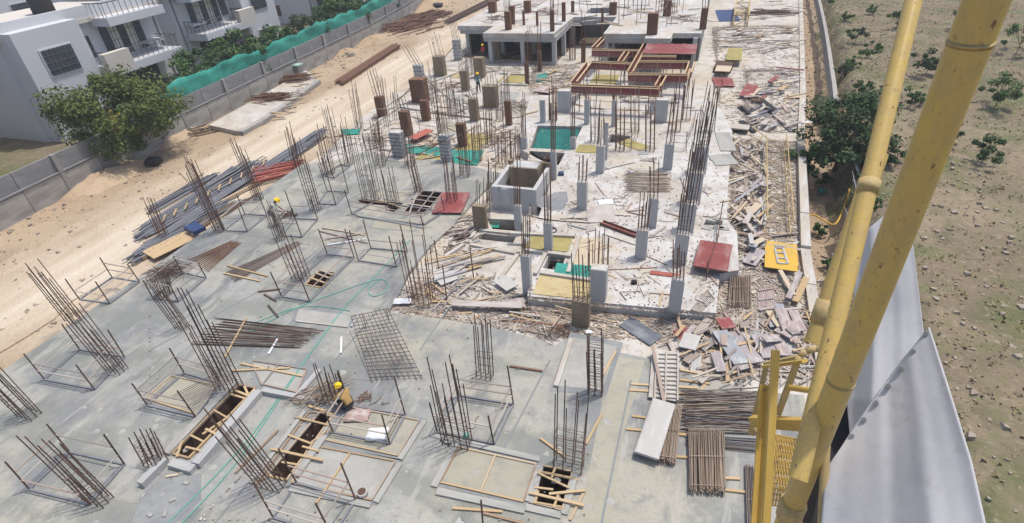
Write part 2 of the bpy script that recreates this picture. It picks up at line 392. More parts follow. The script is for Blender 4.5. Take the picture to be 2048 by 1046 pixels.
LPITS = {
    'gap_a': pit_px([(974, 437), (1034, 440), (1034, 462), (985, 458)], ZL),
    'gap_b': pit_px([(912, 462), (950, 464), (940, 485), (903, 482)], ZL),
    'gap_c': pit_px([(963, 466), (1032, 474), (1026, 486), (956, 478)], ZL),
    'gap_d': pit_px([(897, 488), (921, 490), (905, 512), (886, 509)], ZL),
}
def grow(poly, d):
    cx = sum(p[0] for p in poly)/len(poly); cy = sum(p[1] for p in poly)/len(poly)
    out = []
    for x, y in poly:
        v = Vector((x-cx, y-cy)); L = v.length
        out.append((cx+v.x*(L+d)/L, cy+v.y*(L+d)/L))
    return out
low_outer = [(left_edge(y), y) for y in (-9, 34, 40, 56, 71, 104)] + [(right_edge(y)-.02, y) for y in (104, 90, 51.3, 39.4, 26, 20, 12, -9)]
slab('lower_floor_slab', low_outer, [grow(h, .12) for h in list(PITS.values())+list(DPITS.values())]+list(LPITS.values()), ZL, .65, K['dust'])
near_outer = [(-27.35, -9.2), (5.02, -9.2)] + XY([(1608, 790), (1500, 782), (1380, 742), (1284, 714), (1236, 704), (1226, 692), (1144, 672), (1112, 690), (1010, 660), (900, 640), (776, 624), (800, 585), (820, 540), (862, 490), (905, 452), (950, 400), (1003, 346), (930, 330), (868, 318), (800, 322), (738, 300), (690, 318), (646, 323)])+[(-27.35, 30.2)]
slab('cast_floor_slab', near_outer, [grow(h, .012) for h in PITS.values()], Z0, .146, K['slab'])
deck_outer = XY([(1055, 592), (1432, 626), (1440, 548), (1478, 540), (1474, 465), (1454, 440), (1454, 400), (1465, 263), (1440, 215), (1404, 196), (1062, 190), (1040, 260), (1044, 300), (1100, 330), (1098, 372), (1078, 432), (1046, 470), (1062, 500), (1058, 545)], ZD)
slab('raised_deck', deck_outer, list(DPITS.values()), ZD, .546, K['deck'])
for nm, poly in list(PITS.items())+list(DPITS.items())+list(LPITS.items()):
    top = Z0-.004 if nm in PITS else (ZD-.56 if nm in DPITS else ZL-.66)
    dep = 1.6 if nm in PITS else 1.5
    v = [(x, y, top) for x, y in poly] + [(x, y, top-dep) for x, y in poly]
    n = len(poly)
    f = [(i, (i+1) % n, n+(i+1) % n, n+i) for i in range(n)] + [tuple(range(n, 2*n))]
    me = mesh_of('pit_lining', v, f)
    o = link('pit_lining', me, K['brownply']); o['kind'] = 'structure'
# expanses of differently cured concrete laid on the slab
def pad(name, px, mat, z, th=.01, zg=None):
    return slab(name, XY(px, z if zg is None else zg), [], z, th, mat)
def ring(name, px, w, mat, z, th=.003):
    q = XY(px, z)
    return slab(name, grow(q, w), [grow(q, .01)], z, th, mat)
pad('screed_strip', [(1140, 1120), (1215, 1120), (1243, 880), (1290, 722), (1236, 712), (1205, 800), (1178, 940)], K['wetpad'], .006, .005)
for i, q in enumerate([
    ([(880, 965), (918, 895), (1073, 929), (1047, 1004)], 'wetpad'),
    ([(632, 893), (790, 923), (744, 1001), (583, 966)], 'pad'),
    ([(700, 815), (838, 841), (796, 912), (650, 880)], 'wetpad'),
    ([(291, 797), (343, 752), (432, 771), (395, 830)], 'wetpad'),
    ([(504, 722), (614, 739), (594, 785), (522, 768)], 'pad'),
    ([(598, 618), (704, 631), (696, 652), (590, 641)], 'pad'),
    ([(1146, 674), (1234, 692), (1205, 779), (1112, 772)], 'pad'),
    ([(752, 435), (842, 440), (828, 462), (742, 455)], 'wetpad'),
    ([(762, 378), (830, 382), (806, 402), (745, 395)], 'wetpad')]):
    if i < 9: ring('damp_border', q[0], [.3, .28, .3, .3, .3, .2, .34, .16, .16][i], K['damp'], .008)
    pad('screed_panel', q[0], K[q[1]], .012 if i < 9 else .007, .011 if i < 9 else .006)
pad('rough_patch', [(280, 990), (340, 945), (402, 948), (402, 1000), (330, 1060), (250, 1100)], K['damp'], .01, .009)
for a, b in [((672, 718), (838, 522)), ((430, 1046), (600, 842)), ((650, 752), (740, 760)), ((1262, 760), (1200, 1060)), ((500, 470), (620, 490)), ((840, 700), (900, 612)), ((300, 700), (560, 560)), ((930, 1046), (1100, 720)), ((1100, 560), (1102, 562)), ((840, 700), (905, 600))][:8]:
    A, B = G(*a, .004), G(*b, .004)
    o = bar('slab_joint', A, B, .07, .012, K['damp']); o['kind'] = 'structure'
# ------------------------------------------------------------------ compound wall, net, villas
cw = thing('compound_wall', (wall_x(40), 40, ZG), 'long grey two-tier compound wall along the dusty road', 'wall')
y = -14.0
while y < 128:
    L = 2.9
    h = 1.65+random.uniform(-.03, .03)
    a, b = Vector((wall_x(y+.025), y+.025, 0)), Vector((wall_x(y+L-.025), y+L-.025, 0))
    def seg(nm, dx, z0, z1, w, mk, trim=0.0):
        e = (b-a).normalized()*trim
        bar(nm, a+e+Vector((dx, 0, (z0+z1)/2)), b-e+Vector((dx, 0, (z0+z1)/2)), w, z1-z0, K[mk], cw)
    seg('panel', random.uniform(-.015, .015), ZG-.2, ZG+h, .28, 'wallc')
    seg('coping', 0, ZG+1.70, ZG+1.80, .42, 'blockw', -.02)
    seg('block_panel', -.1, ZG+1.81, ZG+2.95, .2, 'blockw')
    if int(y/2.9) % 2 == 0:
        block('pilaster', (wall_x(y)+.02, y, ZG+1.5), (.36, .3, 3.0), K['wallc'], cw)
    y += L
# green shade net standing on the wall
nv, nf = [], []
ny0, ny1, step = 30.0, 128.0, .4
n = int((ny1-ny0)/step)
for i in range(n+1):
    yy = ny0+i*step
    top = 1.35+.1*math.sin(yy*.35)+.12*math.sin(yy*.9)+.08*math.sin(yy*2.3)+random.uniform(-.06, .06)
    for k in range(5):
        t = k/4
        nv.append((wall_x(yy)-.16+.1*math.sin(yy*1.7+k*1.3)*t+.06*math.sin(yy*.5+k)+.02*k, yy, ZG+2.55+t*(top+.35)))
for i in range(n):
    for k in range(4):
        a = i*5+k
        nf.append((a, a+5, a+6, a+1))
no = link('shade_net', mesh_of('shade_net', nv, nf, True), K['teal'])
md = no.modifiers.new('thick', 'SOLIDIFY'); md.thickness = .012
tag(no, 'green shade net strung along the top of the grey compound wall', 'net')
# raised concrete kerb platform by the wall
pl = XY([(418, 250), (478, 263), (520, 240), (565, 210), (634, 160), (612, 140)], ZG+.42)
o = slab('plinth', pl, [], ZG+.42, .6, K['dust'])
for a, b in zip(pl[1:4], pl[2:5]):
    o = bar('kerb', (a[0]+.12, a[1], ZG+.2), (b[0]+.12, b[1], ZG+.2), .55, .5, K['wallc']); o['kind'] = 'structure'
# small concrete pedestal with a pale green lid
bx_ = G(597, 146, ZG+.42)
pq = thing('switch_box', bx_, 'small grey pedestal box with pale green lid beside the compound wall', 'box')
block('cabinet', bx_+Vector((0, 0, .43)), (.8, .7, .85), K['wallc'], pq)
block('lid', bx_+Vector((0, 0, .91)), (1.15, 1.0, .1), mat('pale_green_sheet', (.35, .5, .42), [(3, (.28, .4, .35), .5, .7, .6)]), pq)

def window(parent, x, y, z, w, h, bars=True):
    f = block('window', (x+.02, y, z), (.1, w, h), K['white'], parent)
    block('pane', (x+.045, y, z), (.08, w-.16, h-.16), K['glass'], f)
    if bars:
        b = []
        k = int(w/.28)
        for i in range(1, k):
            yy = y-w/2+w*i/k
            b.append((Vector((x+.11, yy, z-h/2+.05)), Vector((x+.11, yy, z+h/2-.05)), .03, .03))
        for i in range(1, 4):
            zz = z-h/2+h*i/4
            b.append((Vector((x+.11, y-w/2+.05, zz)), Vector((x+.11, y+w/2-.05, zz)), .03, .03))
        join_bars('grille', b, K['gratem'], f)
def balcony(parent, x, y0, y1, z, dep, solid=None):
    s = block('balcony', (x+dep/2, (y0+y1)/2, z), (dep, y1-y0, .55), K['white'], parent)
    b = []
    for yy in np.arange(y0+.1, y1, .45): b.append((Vector((x+dep-.08, yy, z+.27)), Vector((x+dep-.08, yy, z+1.2)), .03, .03))
    for xx in np.arange(x+.2, x+dep, .45):
        for yy in (y0+.08, y1-.08): b.append((Vector((xx, yy, z+.27)), Vector((xx, yy, z+1.2)), .03, .03))
    b.append((Vector((x+dep-.08, y0+.05, z+1.2)), Vector((x+dep-.08, y1-.05, z+1.2)), .06, .06))
    for yy in (y0+.08, y1-.08): b.append((Vector((x+.05, yy, z+1.2)), Vector((x+dep-.05, yy, z+1.2)), .06, .06))
    join_bars('railing', b, K['gratem'], s)
    if solid: block('planter_wall', (x+dep-.25, solid, z+.6), (.5, 2.0, 1.3), K['cream'], s)
def villa(x, y0, y1, label, style=0, far=False, k=1.32):
    X0, Y0 = x, y0
    y1 = y0+(y1-y0)/k
    my = (lambda v: y0+y1-v) if style else (lambda v: v)
    r = thing('villa', (x-6, (y0+y1)/2, -.5), label, 'house', 'white villas behind the compound wall')
    L = y1-y0
    block('wall', (x-5, (y0+y1)/2, 2.6), (10, L, 6.6), K['white'], r)
    block('wing', (x+.7, my(y1-2.4), 2.9), (1.5, 4.4, 6.9), K['white'], r)
    block('roof', (x-5, (y0+y1)/2, 6.0), (10.9, L+.8, .28), K['cream'], r)
    block('parapet', (x+.3, (y0+y1)/2, 6.5), (.2, L+.7, .8), K['white'], r)
    a_, b_ = sorted((my(y0+.6), my(y0+6.4)))
    balcony(r, x, a_, b_, 2.75, 2.2, my(y0+6.0))
    a_, b_ = sorted((my(y0+.6), my(y0+5.4)))
    balcony(r, x, a_, b_, 5.75, 1.9)
    for z in (1.0, 4.3):
        window(r, x, my(y0+3.3), z, 3.6, 2.3)
        window(r, x, my(y1-5.4), z, 1.0, 1.6)
        window(r, x+1.45, my(y1-2.4), z, 2.2, 1.7)
    block('door', (x+.03, my(y0+6.95), .75), (.12, 1.1, 2.3), K['brownwood'], r)
    for z in (1.0, 4.3):
        f = block('window', (x-5, y0-.02, z), (1.8, .1, 1.4), K['white'], r)
        block('pane', (x-5, y0-.05, z), (1.6, .08, 1.2), K['brownwood'], f)
    for yy in (y0+1.5, y1-1.5):
        block('shade', (x+.5, yy, 3.65), (1.0, 1.6, .12), K['white'], r)
    for q, z in ((y0+8.2, 3.9), (y1-4.9, .9)):
        u = block('air_conditioner', (x+.2, my(q), z), (.35, .9, .65), K['cream'], r); block('fan_grille', (x+.385, my(q), z), (.03, .5, .5), K['gratem'], u)
    for q in (y0+7.7, y0+.25):
        rod('downpipe', (x+.08, my(q), -.6), (x+.08, my(q), 5.8), .06, K['greypipe'], r)
    for q in (.3, .7):
        block('curtain', (x+.05, my(y0+1.6+3.4*q), 4.3), (.085, .7, 2.1), K['cream'], r)
    rod('water_pipe', (x+.06, my(y0+6.6), 3.2), (x+.06, my(y1-4.8), 3.2), .04, K['greypipe'], r)
    tk = link('water_tank', PIPE, K['black'], r, Matrix.Translation((x-6, my(y0+4), 6.95)) @ Matrix.Diagonal((1.5, 1.5, 1.6, 1)))
    r.scale = (k, k, k)
    r.location = (X0-6*k, Y0+(y1-y0)/2*k, -.5)
    return r
villa(-56.6, 50.0, 64.5, 'white villa with railed balcony and cream planter wall behind the green net')
villa(-55, 31, 46.5, 'white villa with low balcony beside the golden flowering tree', 1)
villa(-60, 78, 96, 'white villa half hidden by shrubs furthest along the compound wall')
villa(-56, 10, 27, 'white villa left of the golden flowering tree', 1)
villa(-90, 26, 46, 'white villa in the second row at the far left edge')
villa(-90, 52, 70, 'white villa in the second row behind the planter-wall villa', 1)
villa(-88, 78, 96, 'white villa in the second row, farthest from the road')

# ------------------------------------------------------------------ vegetation
def foliage(name, center, radii, n, leaf, mt, parent, clumps=40, seed=1, fill=.55):
    rg = np.random.default_rng(seed)
    cs = []
    for i in range(clumps):
        d = rg.normal(size=3); d /= np.linalg.norm(d)
        cs.append(d*(fill+(1-fill)*rg.random())*np.array(radii)*(.8+.3*rg.random()))
    cs = np.array(cs)
    cs[:, 2] = np.maximum(cs[:, 2], -radii[2]*.75)
    cr = np.mean(radii)*(.13+.27*rg.random(clumps)**1.2)
    ci = rg.integers(0, clumps, n)
    d = rg.normal(size=(n, 3)); d /= np.linalg.norm(d, axis=1)[:, None]
    p = cs[ci]+d*(cr[ci]*rg.random(n)**.4)[:, None]*np.array([1, 1, .75])
    p += np.array(center)
    nrm = d*.6+rg.normal(size=(n, 3))*.5+np.array([0, 0, .6]); nrm /= np.linalg.norm(nrm, axis=1)[:, None]
    t = np.cross(nrm, rg.normal(size=(n, 3))); t /= np.linalg.norm(t, axis=1)[:, None]
    u = np.cross(nrm, t)
    s = leaf*(.4+1.3*rg.random(n)**2)[:, None]
    v = np.stack([p-t*s, p+u*s*.5+nrm*s*.15, p+t*s, p-u*s*.5+nrm*s*.15], 1).reshape(-1, 3)
    me = bpy.data.meshes.new(name)
    me.vertices.add(4*n); me.vertices.foreach_set('co', v.ravel())
    me.loops.add(4*n); me.loops.foreach_set('vertex_index', np.arange(4*n))
    me.polygons.add(n); me.polygons.foreach_set('loop_start', np.arange(0, 4*n, 4))
    me.materials.append(None); me.update(); me.validate()
    return link(name, me, mt, parent), cs+np.array(center)
def taper(name, pts, r0, r1, mt, parent, n=7):
    v, f = [], []
    m = len(pts)
    for i, p in enumerate(pts):
        p = Vector(p); q = Vector(pts[min(i+1, m-1)])-Vector(pts[max(i-1, 0)])
        qz = q.to_track_quat('Z', 'Y'); r = r0+(r1-r0)*i/(m-1)
        for k in range(n):
            a = 2*math.pi*k/n
            v.append(p+qz @ Vector((math.cos(a)*r, math.sin(a)*r, 0)))
    for i in range(m-1):
        for k in range(n):
            j = (k+1) % n
            f.append((i*n+k, i*n+j, (i+1)*n+j, (i+1)*n+k))
    return link(name, mesh_of(name, v, f, True), mt, parent)
def tree(name, base, h, radii, n, leaf, mt, label, cat='tree', group=None, seed=1, trunk=.2, clumps=45, cz=None, off=(0, 0)):
    base = Vector(base)
    r = thing(name, base, label, cat, group)
    c = base+Vector((off[0], off[1], cz if cz is not None else h-radii[2]*.9))
    o, cs = foliage('crown', c, radii, n, leaf, mt, r, clumps, seed)
    tr = taper('trunk', [base-Vector((0, 0, .2)), base.lerp(c, .4)+Vector((.1, .05, 0)), base.lerp(c, .8), c], trunk, trunk*.35, K['bark'], r)
    for q in cs[::max(1, len(cs)//7)]:
        taper('limb', [base.lerp(c, .55), (base.lerp(c, .9)+Vector(q))/2+Vector((0, 0, -.1)), Vector(q)], trunk*.4, .02, K['bark'], tr, 5)
    return r
tl = tree('flowering_tree', (-44.4, 31.0, -.5), 8.2, (4.3, 4.4, 3.3), 36000, .12, K['leafgold'], 'large golden green flowering tree overhanging the compound wall', seed=3, clumps=110, cz=3.7, off=(1.2, -1.2))
fo, _ = foliage('blossom', Vector((-42.4, 29.4, 3.0)), (2.2, 2.0, 1.8), 420, .1, K['flower'], tl, 16, 5)
tree('dark_tree', (8.6, 38.6, -1.2), 6.0, (2.6, 3.5, 2.5), 14000, .11, K['leafdark'], 'bushy dark green tree growing beside the right retaining wall', seed=8, clumps=60, cz=2.9, trunk=.16)
tree('leafy_bush', (6.7, 36.6, -2.0), 3.2, (1.3, 1.2, 1.0), 2600, .1, K['leafmid'], 'bright green low branch bush left of the dark tree', 'bush', seed=9, trunk=.07, clumps=18)
BUSHES = [((-44.5, 58), 2.6, 'leafmid', 'bright green shrub poking over the net in front of the villa'), ((-46.5, 70), 4.4, 'leafmid', 'leafy shrub behind the net nearest the top edge'),
          ((-47.5, 77), 4.4, 'leafdark', 'dark bushy tree behind the net at the top of the photo'), ((-48.5, 66), 2.2, 'leafdark', 'dark rounded shrub below the cream planter wall'), ((-53, 49.5), 3.4, 'leafmid', 'green creeper shrub against the low white balcony'),
          ((-47, 50.5), 1.6, 'leafdark', 'low dark hedge shrub just behind the green net'), ((-50.5, 55), 1.8, 'leafdark', 'dark hedge shrub under the railed balcony'), ((-47, 84), 4.4, 'leafmid', 'tall green shrub past the farthest villa corner'),
          ((-47, 94), 4.6, 'leafdark', 'dark tree beyond the net at the road end'), ((-47.5, 18), 3.0, 'leafmid', 'round green shrub behind the wall at far left'), ((-48, 9), 4.2, 'leafdark', 'dark tree behind the wall at the left edge'),
          ((-52, 72), 4.4, 'leafmid', 'tall leafy shrub in the gap between front villas'), ((-54, 79), 4.4, 'leafdark', 'dark shrub in the gap between front villas'), ((-49, 64), 2.6, 'leafmid', 'round shrub beside the banana plant'), ((-72, 52), 5.0, 'leafmid', 'green tree between the villa rows'), ((-75, 34), 5.5, 'leafdark', 'dark tree behind the leftmost front villa'), ((-64, 34.5), 4.0, 'leafmid', 'green tree between villas left of the golden tree'),
          ((-102, 60), 7, 'leafmid', 'big green tree behind the second villa row'), ((-110, 84), 8, 'leafdark', 'big dark tree at the far left background'), ((-66, 102), 6, 'leafmid', 'green tree beyond the farthest front villa'), ((-100, 40), 7, 'leafdark', 'dark tree at the far left edge behind villas')]+[((wall_x(y_)-1.6-1.5*(k_ % 3), y_), 4.0+.5*(k_ % 4), 'leafmid' if k_ % 2 else 'leafdark', ['dark garden shrub', 'bright green garden shrub', 'leafy dark garden shrub', 'tall green garden shrub'][k_ % 4]+' behind the net '+['just past the flowering tree', 'beside the low balcony', 'before the white wall', 'under the villa gap', 'below the railed balcony', 'before the villa door', 'by the villa corner', 'at the villa gap', 'in the villa gap', 'past the villa gap', 'before the farthest villa'][k_]) for k_, y_ in enumerate((38.5, 41.5, 44, 47.5, 52.5, 56, 60.5, 67, 74, 81, 88))]
for i, ((x, y), h, mk, lb) in enumerate(BUSHES):
    x = min(x, wall_x(y)-1.0-h*.3)
    tree('garden_shrub' if h < 6 else 'garden_tree', (x, y, -.5), h, (h*.55, h*.62, h*.42), int(1700+h*700), .1+h*.012, K[mk], lb, 'shrub' if h < 6 else 'tree', 'garden planting behind the compound wall', seed=20+i, trunk=.05+h*.02, clumps=26)
# banana-like plant
bp = thing('banana_plant', (-47, 62.5, -.5), 'banana plant with broad drooping leaves behind the green net', 'plant', 'garden planting behind the compound wall')
for k in range(9):
    a = k*.7+.3
    pts = []
    for t in np.linspace(0, 1, 6):
        pts.append((Vector((-47, 62.5, 0))+Vector((math.cos(a)*t*1.9, math.sin(a)*t*1.9, 1.3+1.7*t-1.6*t*t)), .32*math.sin(math.pi*(.12+.86*t))))
    v, f = [], []
    for p, w in pts:
        s = Vector((-math.sin(a), math.cos(a), 0))
        v += [p-s*w, p+Vector((0, 0, -.05)), p+s*w]
    for i in range(5):
        f += [(i*3, i*3+3, i*3+4, i*3+1), (i*3+1, i*3+4, i*3+5, i*3+2)]
    link('leaf', mesh_of('leaf', v, f, True), K['leafmid'], bp)
taper('trunk', [(-47, 62.5, -.6), (-47, 62.5, 1.5)], .14, .1, K['leafmid'], bp)
# scrub on the dry field
FB = [(1708, 88, 1.5), (1690, 42, 1.0), (1735, 118, 1.5), (1680, 175, 1.2), (1742, 30, 1.0), (1660, 14, .8), (1668, 360, 1.5), (1640, 470, .7), (1690, 520, .9), (1720, 400, 1.0), (1655, 545, .6), (1705, 130, 1.0), (1725, 190, 1.1), (1640, 372, .8), (1790, 60, 1.8), (1850, 150, 2.0), (1930, 60, 2.4), (1990, 210, 2.2), (1880, 290, 1.6), (2030, 110, 2.6), (1820, 210, 1.3), (1960, 330, 1.8), (1740, 250, 1.4), (1735, 440, .9), (1790, 330, 1.2)]
for i, (x, y, h) in enumerate(FB):
    p = G(x, y, 0); p.z = ground_z(p.x, p.y)
    p = G(x, y, p.z); p.z = ground_z(p.x, p.y)
    where = 'in the trench by the right retaining wall' if x < 1670 and y > 340 else ('on the upper dry field' if x < 1752 else 'on the open dry field at the right edge')
    tree('scrub_bush', p, h, (h*.7, h*.7, h*.42), int(500+h*700), .09, K['leafmid' if i % 3 else 'leafdark'], ['low', 'round', 'small', 'spreading', 'sparse', 'dense', 'tiny'][i % 7]+' '+['green', 'dark green', 'pale green'][i % 3]+' scrub bush '+where, 'bush', 'scrub bushes '+where, seed=60+i, trunk=.04, clumps=12)
# dry grass tufts
rg = np.random.default_rng(4)
tv, tf = [], []
for i in range(14000):
    yy = 14+rg.random()*100
    xx = right_edge(yy)+2.6+rg.random()**1.3*45
    z = ground_z(xx, yy)-.03
    hh = .05+.14*rg.random(); a = rg.random()*6.28; w = .03+.05*rg.random()
    for q in range(3):
        a += 2.1
        k = len(tv)
        dx, dy = math.cos(a), math.sin(a)
        ox, oy = (rg.random(2)-.5)*.7
        tv += [(xx+ox-dy*w, yy+oy+dx*w, z), (xx+ox+dy*w, yy+oy-dx*w, z), (xx+ox+dx*.16, yy+oy+dy*.16, z+hh)]
        tf.append((k, k+1, k+2))
to = link('dry_grass', mesh_of('dry_grass', tv, tf), mat('straw_grass', (.27, .22, .12), rough=.9, layers=[(.4, (.16, .17, .06), .48, .6, .8), (1.5, (.38, .31, .2), .5, .7, .7)]))
tag(to, 'dry straw grass and weeds over the right-hand field', 'grass', kind='stuff')
# rubble and stones on the field bank and by the trench
rv, rf = [], []
for i in range(4200):
    yy = 12+rg.random()*95; xx = right_edge(yy)+.7+rg.random()**1.6*9
    if i > 2500: yy = 5+rg.random()*100; xx = wall_x(yy)+.4+rg.random()**1.7*13
    s = .025+.085*rg.random()**3; z = ground_z(xx, yy)+s*.3
    k = len(rv)
    for vv in BOX.vertices:
        rv.append((xx+vv.co.x*s*2*(.35+1.1*rg.random()), yy+vv.co.y*s*2*(.35+1.1*rg.random()), z+vv.co.z*s*1.6*(.35+1.1*rg.random())))
    rf += [tuple(k+q for q in p.vertices) for p in BOX.polygons]
ro = link('rubble', mesh_of('rubble', rv, rf), mat('rubble_stone', (.32, .275, .22), rough=.9, layers=[(1.3, (.3, .24, .18), .45, .6, .8), (3, (.42, .38, .32), .58, .7, .6)]))
tag(ro, 'loose stones and rubble scattered along the trench and bank', 'rubble', kind='stuff')
# retaining wall on the right
rw = thing('retaining_wall', (5.5, 26, ZG), 'pale concrete retaining wall along the trench on the right', 'wall')
for (x0, y0), (x1, y1) in zip(RW, RW[1:-1]):
    n = max(1, int((y1-y0)/3))
    for k in range(n):
        a = Vector((x0+(x1-x0)*k/n+.22, y0+(y1-y0)*k/n, 0)); b = Vector((x0+(x1-x0)*(k+1)/n+.22, y0+(y1-y0)*(k+1)/n-.02, 0))
        ht = (.12 if y0 < 26 else .3 if y0 < 39 else .02)+random.uniform(-.02, .02)
        zc = (ht-3.4)/2
        bar('wall_segment', a+Vector((0, 0, zc)), b+Vector((0, 0, zc)), .44, ht+3.4, K['deck'], rw)
# low field wall
fwl = thing('field_wall', (10.5, 57, 0), 'weathered low wall at the edge of the dry field', 'wall')
fp = [G(*q, .35) for q in [(1672, 205), (1668, 170), (1662, 130), (1657, 95), (1651, 60), (1645, 30), (1638, 0), (1630, -30), (1624, -60)]]
for a, b in zip(fp, fp[1:]):
    bar('wall_segment', a-Vector((0, 0, .5)), b-Vector((0, 0, .5)), .32, 1.2, K['wallc'], fwl)
# leaning grey tin sheets in the field by the crane
TIN = mat('blue_grey_tin', (.36, .39, .44), [(2, (.44, .47, .51), .5, .7, .7), (4, (.27, .22, .18), .58, .7, .6), (1, (.3, .32, .36), .5, .65, .6)], .5, metal=.2)
for i, ((x, y), lb) in enumerate([((1716, 318), 'blue grey tin sheet leaning nearest the dark tree'), ((1722, 372), 'tallest blue grey tin sheet behind the yellow brace'), ((1716, 430), 'blue grey tin sheet standing over the trench bush'), ((1704, 500), 'lowest blue grey tin sheet near the pipe collar')]):
    c = G(x, y, .2); gz = ground_z(c.x, c.y)
    r = thing('tin_sheet', (c.x, c.y, gz), lb, 'sheet', 'tin sheets leaning in the trench')
    M = Matrix.Translation((c.x, c.y, gz+.75)) @ Matrix.Rotation(.12*(i-1.5), 4, 'Z') @ Matrix.Rotation(-.55+.08*i, 4, 'Y')
    for k in range(7):
        link('corrugation', BOX, TIN, r, M @ Matrix.Translation((.012*(k % 2), -1.05+.35*k, 0)) @ Matrix.Diagonal((.02, .352, 1.9, 1)))
    link('batten', BOX, K['wood'], r, M @ Matrix.Translation((-.04, -.2, 0)) @ Matrix.Diagonal((.05, .07, 2.2, 1)))
# ------------------------------------------------------------------ rebar cages and columns
RINGS = {}
def ring_mesh(w, d, r):
    key = (round(w, 2), round(d, 2), r)
    if key not in RINGS:
        bars = [((-w/2, -d/2, 0), (w/2, -d/2, 0)), ((w/2, -d/2, 0), (w/2, d/2, 0)), ((w/2, d/2, 0), (-w/2, d/2, 0)), ((-w/2, d/2, 0), (-w/2, -d/2, 0))]
        v, f = [], []
        for a, b in bars:
            M = frame_of(a, b, r*2, r*2); k = len(v)
            v += [M @ p.co for p in BOX.vertices]; f += [tuple(k+i for i in p.vertices) for p in BOX.polygons]
        RINGS[key] = mesh_of('ring', v, f)
    return RINGS[key]
def cage(parent, b, t, w, d, nx, ny, mt, r=.02, ties=.32, tie_to=.5, jitter=.3, spread=0.0):
    pts = []
    for i in range(nx):
        x = -w/2+w*i/(nx-1)
        pts += [(x, -d/2), (x, d/2)]
    for j in range(1, ny-1):
        y = -d/2+d*j/(ny-1)
        pts += [(-w/2, y), (w/2, y)]
    H0 = (t-b)
    for x, y in pts:
        s = 1+random.uniform(-jitter, jitter*.4)
        o = Vector((x, y, 0)); q = Vector((random.uniform(-.05, .05)+x*spread, random.uniform(-.05, .05)+y*spread, 0))
        rod('bar', b+o, b+o+H0*s+q, r, mt, parent)
    n = int(H0.length*tie_to/ties)
    ax = H0.normalized().to_track_quat('Z', 'Y').to_matrix().to_4x4()
    for k in range(n):
        c = b+H0*((k+.5+random.uniform(-.3, .3))*ties/H0.length)
        M = Matrix.Translation(c) @ Matrix.Rotation(random.uniform(-.1, .1), 4, 'X') @ Matrix.Rotation(random.uniform(-.1, .1), 4, 'Y')
        link('stirrup', ring_mesh(w+.05, d+.05, .006), mt, parent, M)
def rebar_column(px, top, w, d, label, nx=4, ny=3, z=Z0, mt='rebar', **k):
    b = G(*px, z); t = top_of(b, *top)
    r = thing('rebar_column', b, label, 'rebar cage', 'rebar column cages standing on the slab')
    cage(r, b-Vector((0, 0, .02)), t, w, d, nx, ny, K[mt], **k)
    return r
def column(px, top, wpx, label, d=None, z=ZD, mt='conc', rods=None, nx=3, ny=2, ribs=0, name='concrete_column', rodmat='rust', group='cast concrete columns with projecting bars', rr=.021, band=None):
    b = G(*px, z); t = top_of(b, *top); h = max(.4, t.z-z)
    w = wpx*mpp(b); d = d or w*.7
    b = b+Vector((0, d/2, 0))
    r = thing(name, b, label, 'column', group)
    lean = random.uniform(-.006, .006)
    s = block('shaft', b+Vector((0, 0, h/2-.01)), (w, d, h), K[mt], r, random.uniform(-.02, .02), (lean, lean))
    for k in range(ribs):
        block('rib', b+Vector((0, 0, h*(k+.5)/ribs)), (w+.07, d+.07, .05), K['greypipe' if mt != 'rustcol' else 'rustcol'], r)
    if band:
        block('clamp_band', b+Vector((0, 0, h*.45)), (w+.05, d+.05, .08), K['paleply'], r)
    if mt == 'conc':
        block('top_lip', b+Vector((0, 0, h+.004)), (w-.03, d-.03, .03), K['deck'], r)
    if rods:
        tb = b+Vector((0, 0, h)); tt = top_of(tb, *rods)
        if tt.z-tb.z < .2: tt = tb+Vector((0, 0, .8))
        tt = tb+(tt-tb)*1.15
        cage(r, tb, tt, max(.08, w-.12), max(.08, d-.12), nx, ny, K[rodmat], r=rr, ties=.3, tie_to=.35)
    return r
NL = 'tall dark rebar cage '
rebar_column((461, 778), (372, 605), 1.0, .45, NL+'at the upper end of the left timber-lined trough', 5, 3, tie_to=.45, r=.02)
rebar_column((366, 655), (318, 588), .5, .35, 'short dense rebar cage above the parallel rebar bundle at left', 4, 3, jitter=.1)
rebar_column((544, 968), (438, 832), .9, .4, NL+'at the lower end of the middle trough', 5, 3, tie_to=.45, r=.02)
rebar_column((312, 926), (284, 868), .7, .4, 'stubby rebar cage on the left photo edge beside the lower trough', 4, 3, ties=.15, tie_to=.9, jitter=.1)
rebar_column((915, 886), (884, 735), .95, .4, NL+'against the guard frame in the lower middle', 5, 3, tie_to=.5, r=.02)
rebar_column((970, 752), (962, 640), .6, .3, 'straight rebar cage standing alone on the bare grey slab', 4, 2, tie_to=.5, jitter=.1, r=.02)
rebar_column((1191, 786), (1190, 665), .5, .25, 'rebar cage on the lower edge of the pale screed pad', 3, 3, tie_to=.95, ties=.16, r=.022)
rebar_column((1137, 934), (1144, 775), .9, .35, 'slender rebar cage above the square shaft opening', 4, 2, tie_to=.5, ties=.2, r=.018)
rebar_column((672, 806), (648, 730), .7, .4, 'tangled rebar cage behind the squatting worker', 4, 3, jitter=.4)
rebar_column((603, 556), (568, 470), .75, .5, 'rusty rebar cage beside the small timber-framed opening', 4, 3, mt='rust', tie_to=.7)
rebar_column((562, 478), (536, 405), .5, .4, 'rebar cage next to the standing worker in the guard frames', 4, 3, tie_to=.8, mt='rodgrey')
rebar_column((440, 463), (376, 322), .5, .35, NL+'at the slab edge near the steel stacks', 4, 3, tie_to=.7)
rebar_column((519, 402), (466, 272), .5, .35, NL+'in front of the red primed pipes', 4, 3, tie_to=.5, z=-.1)
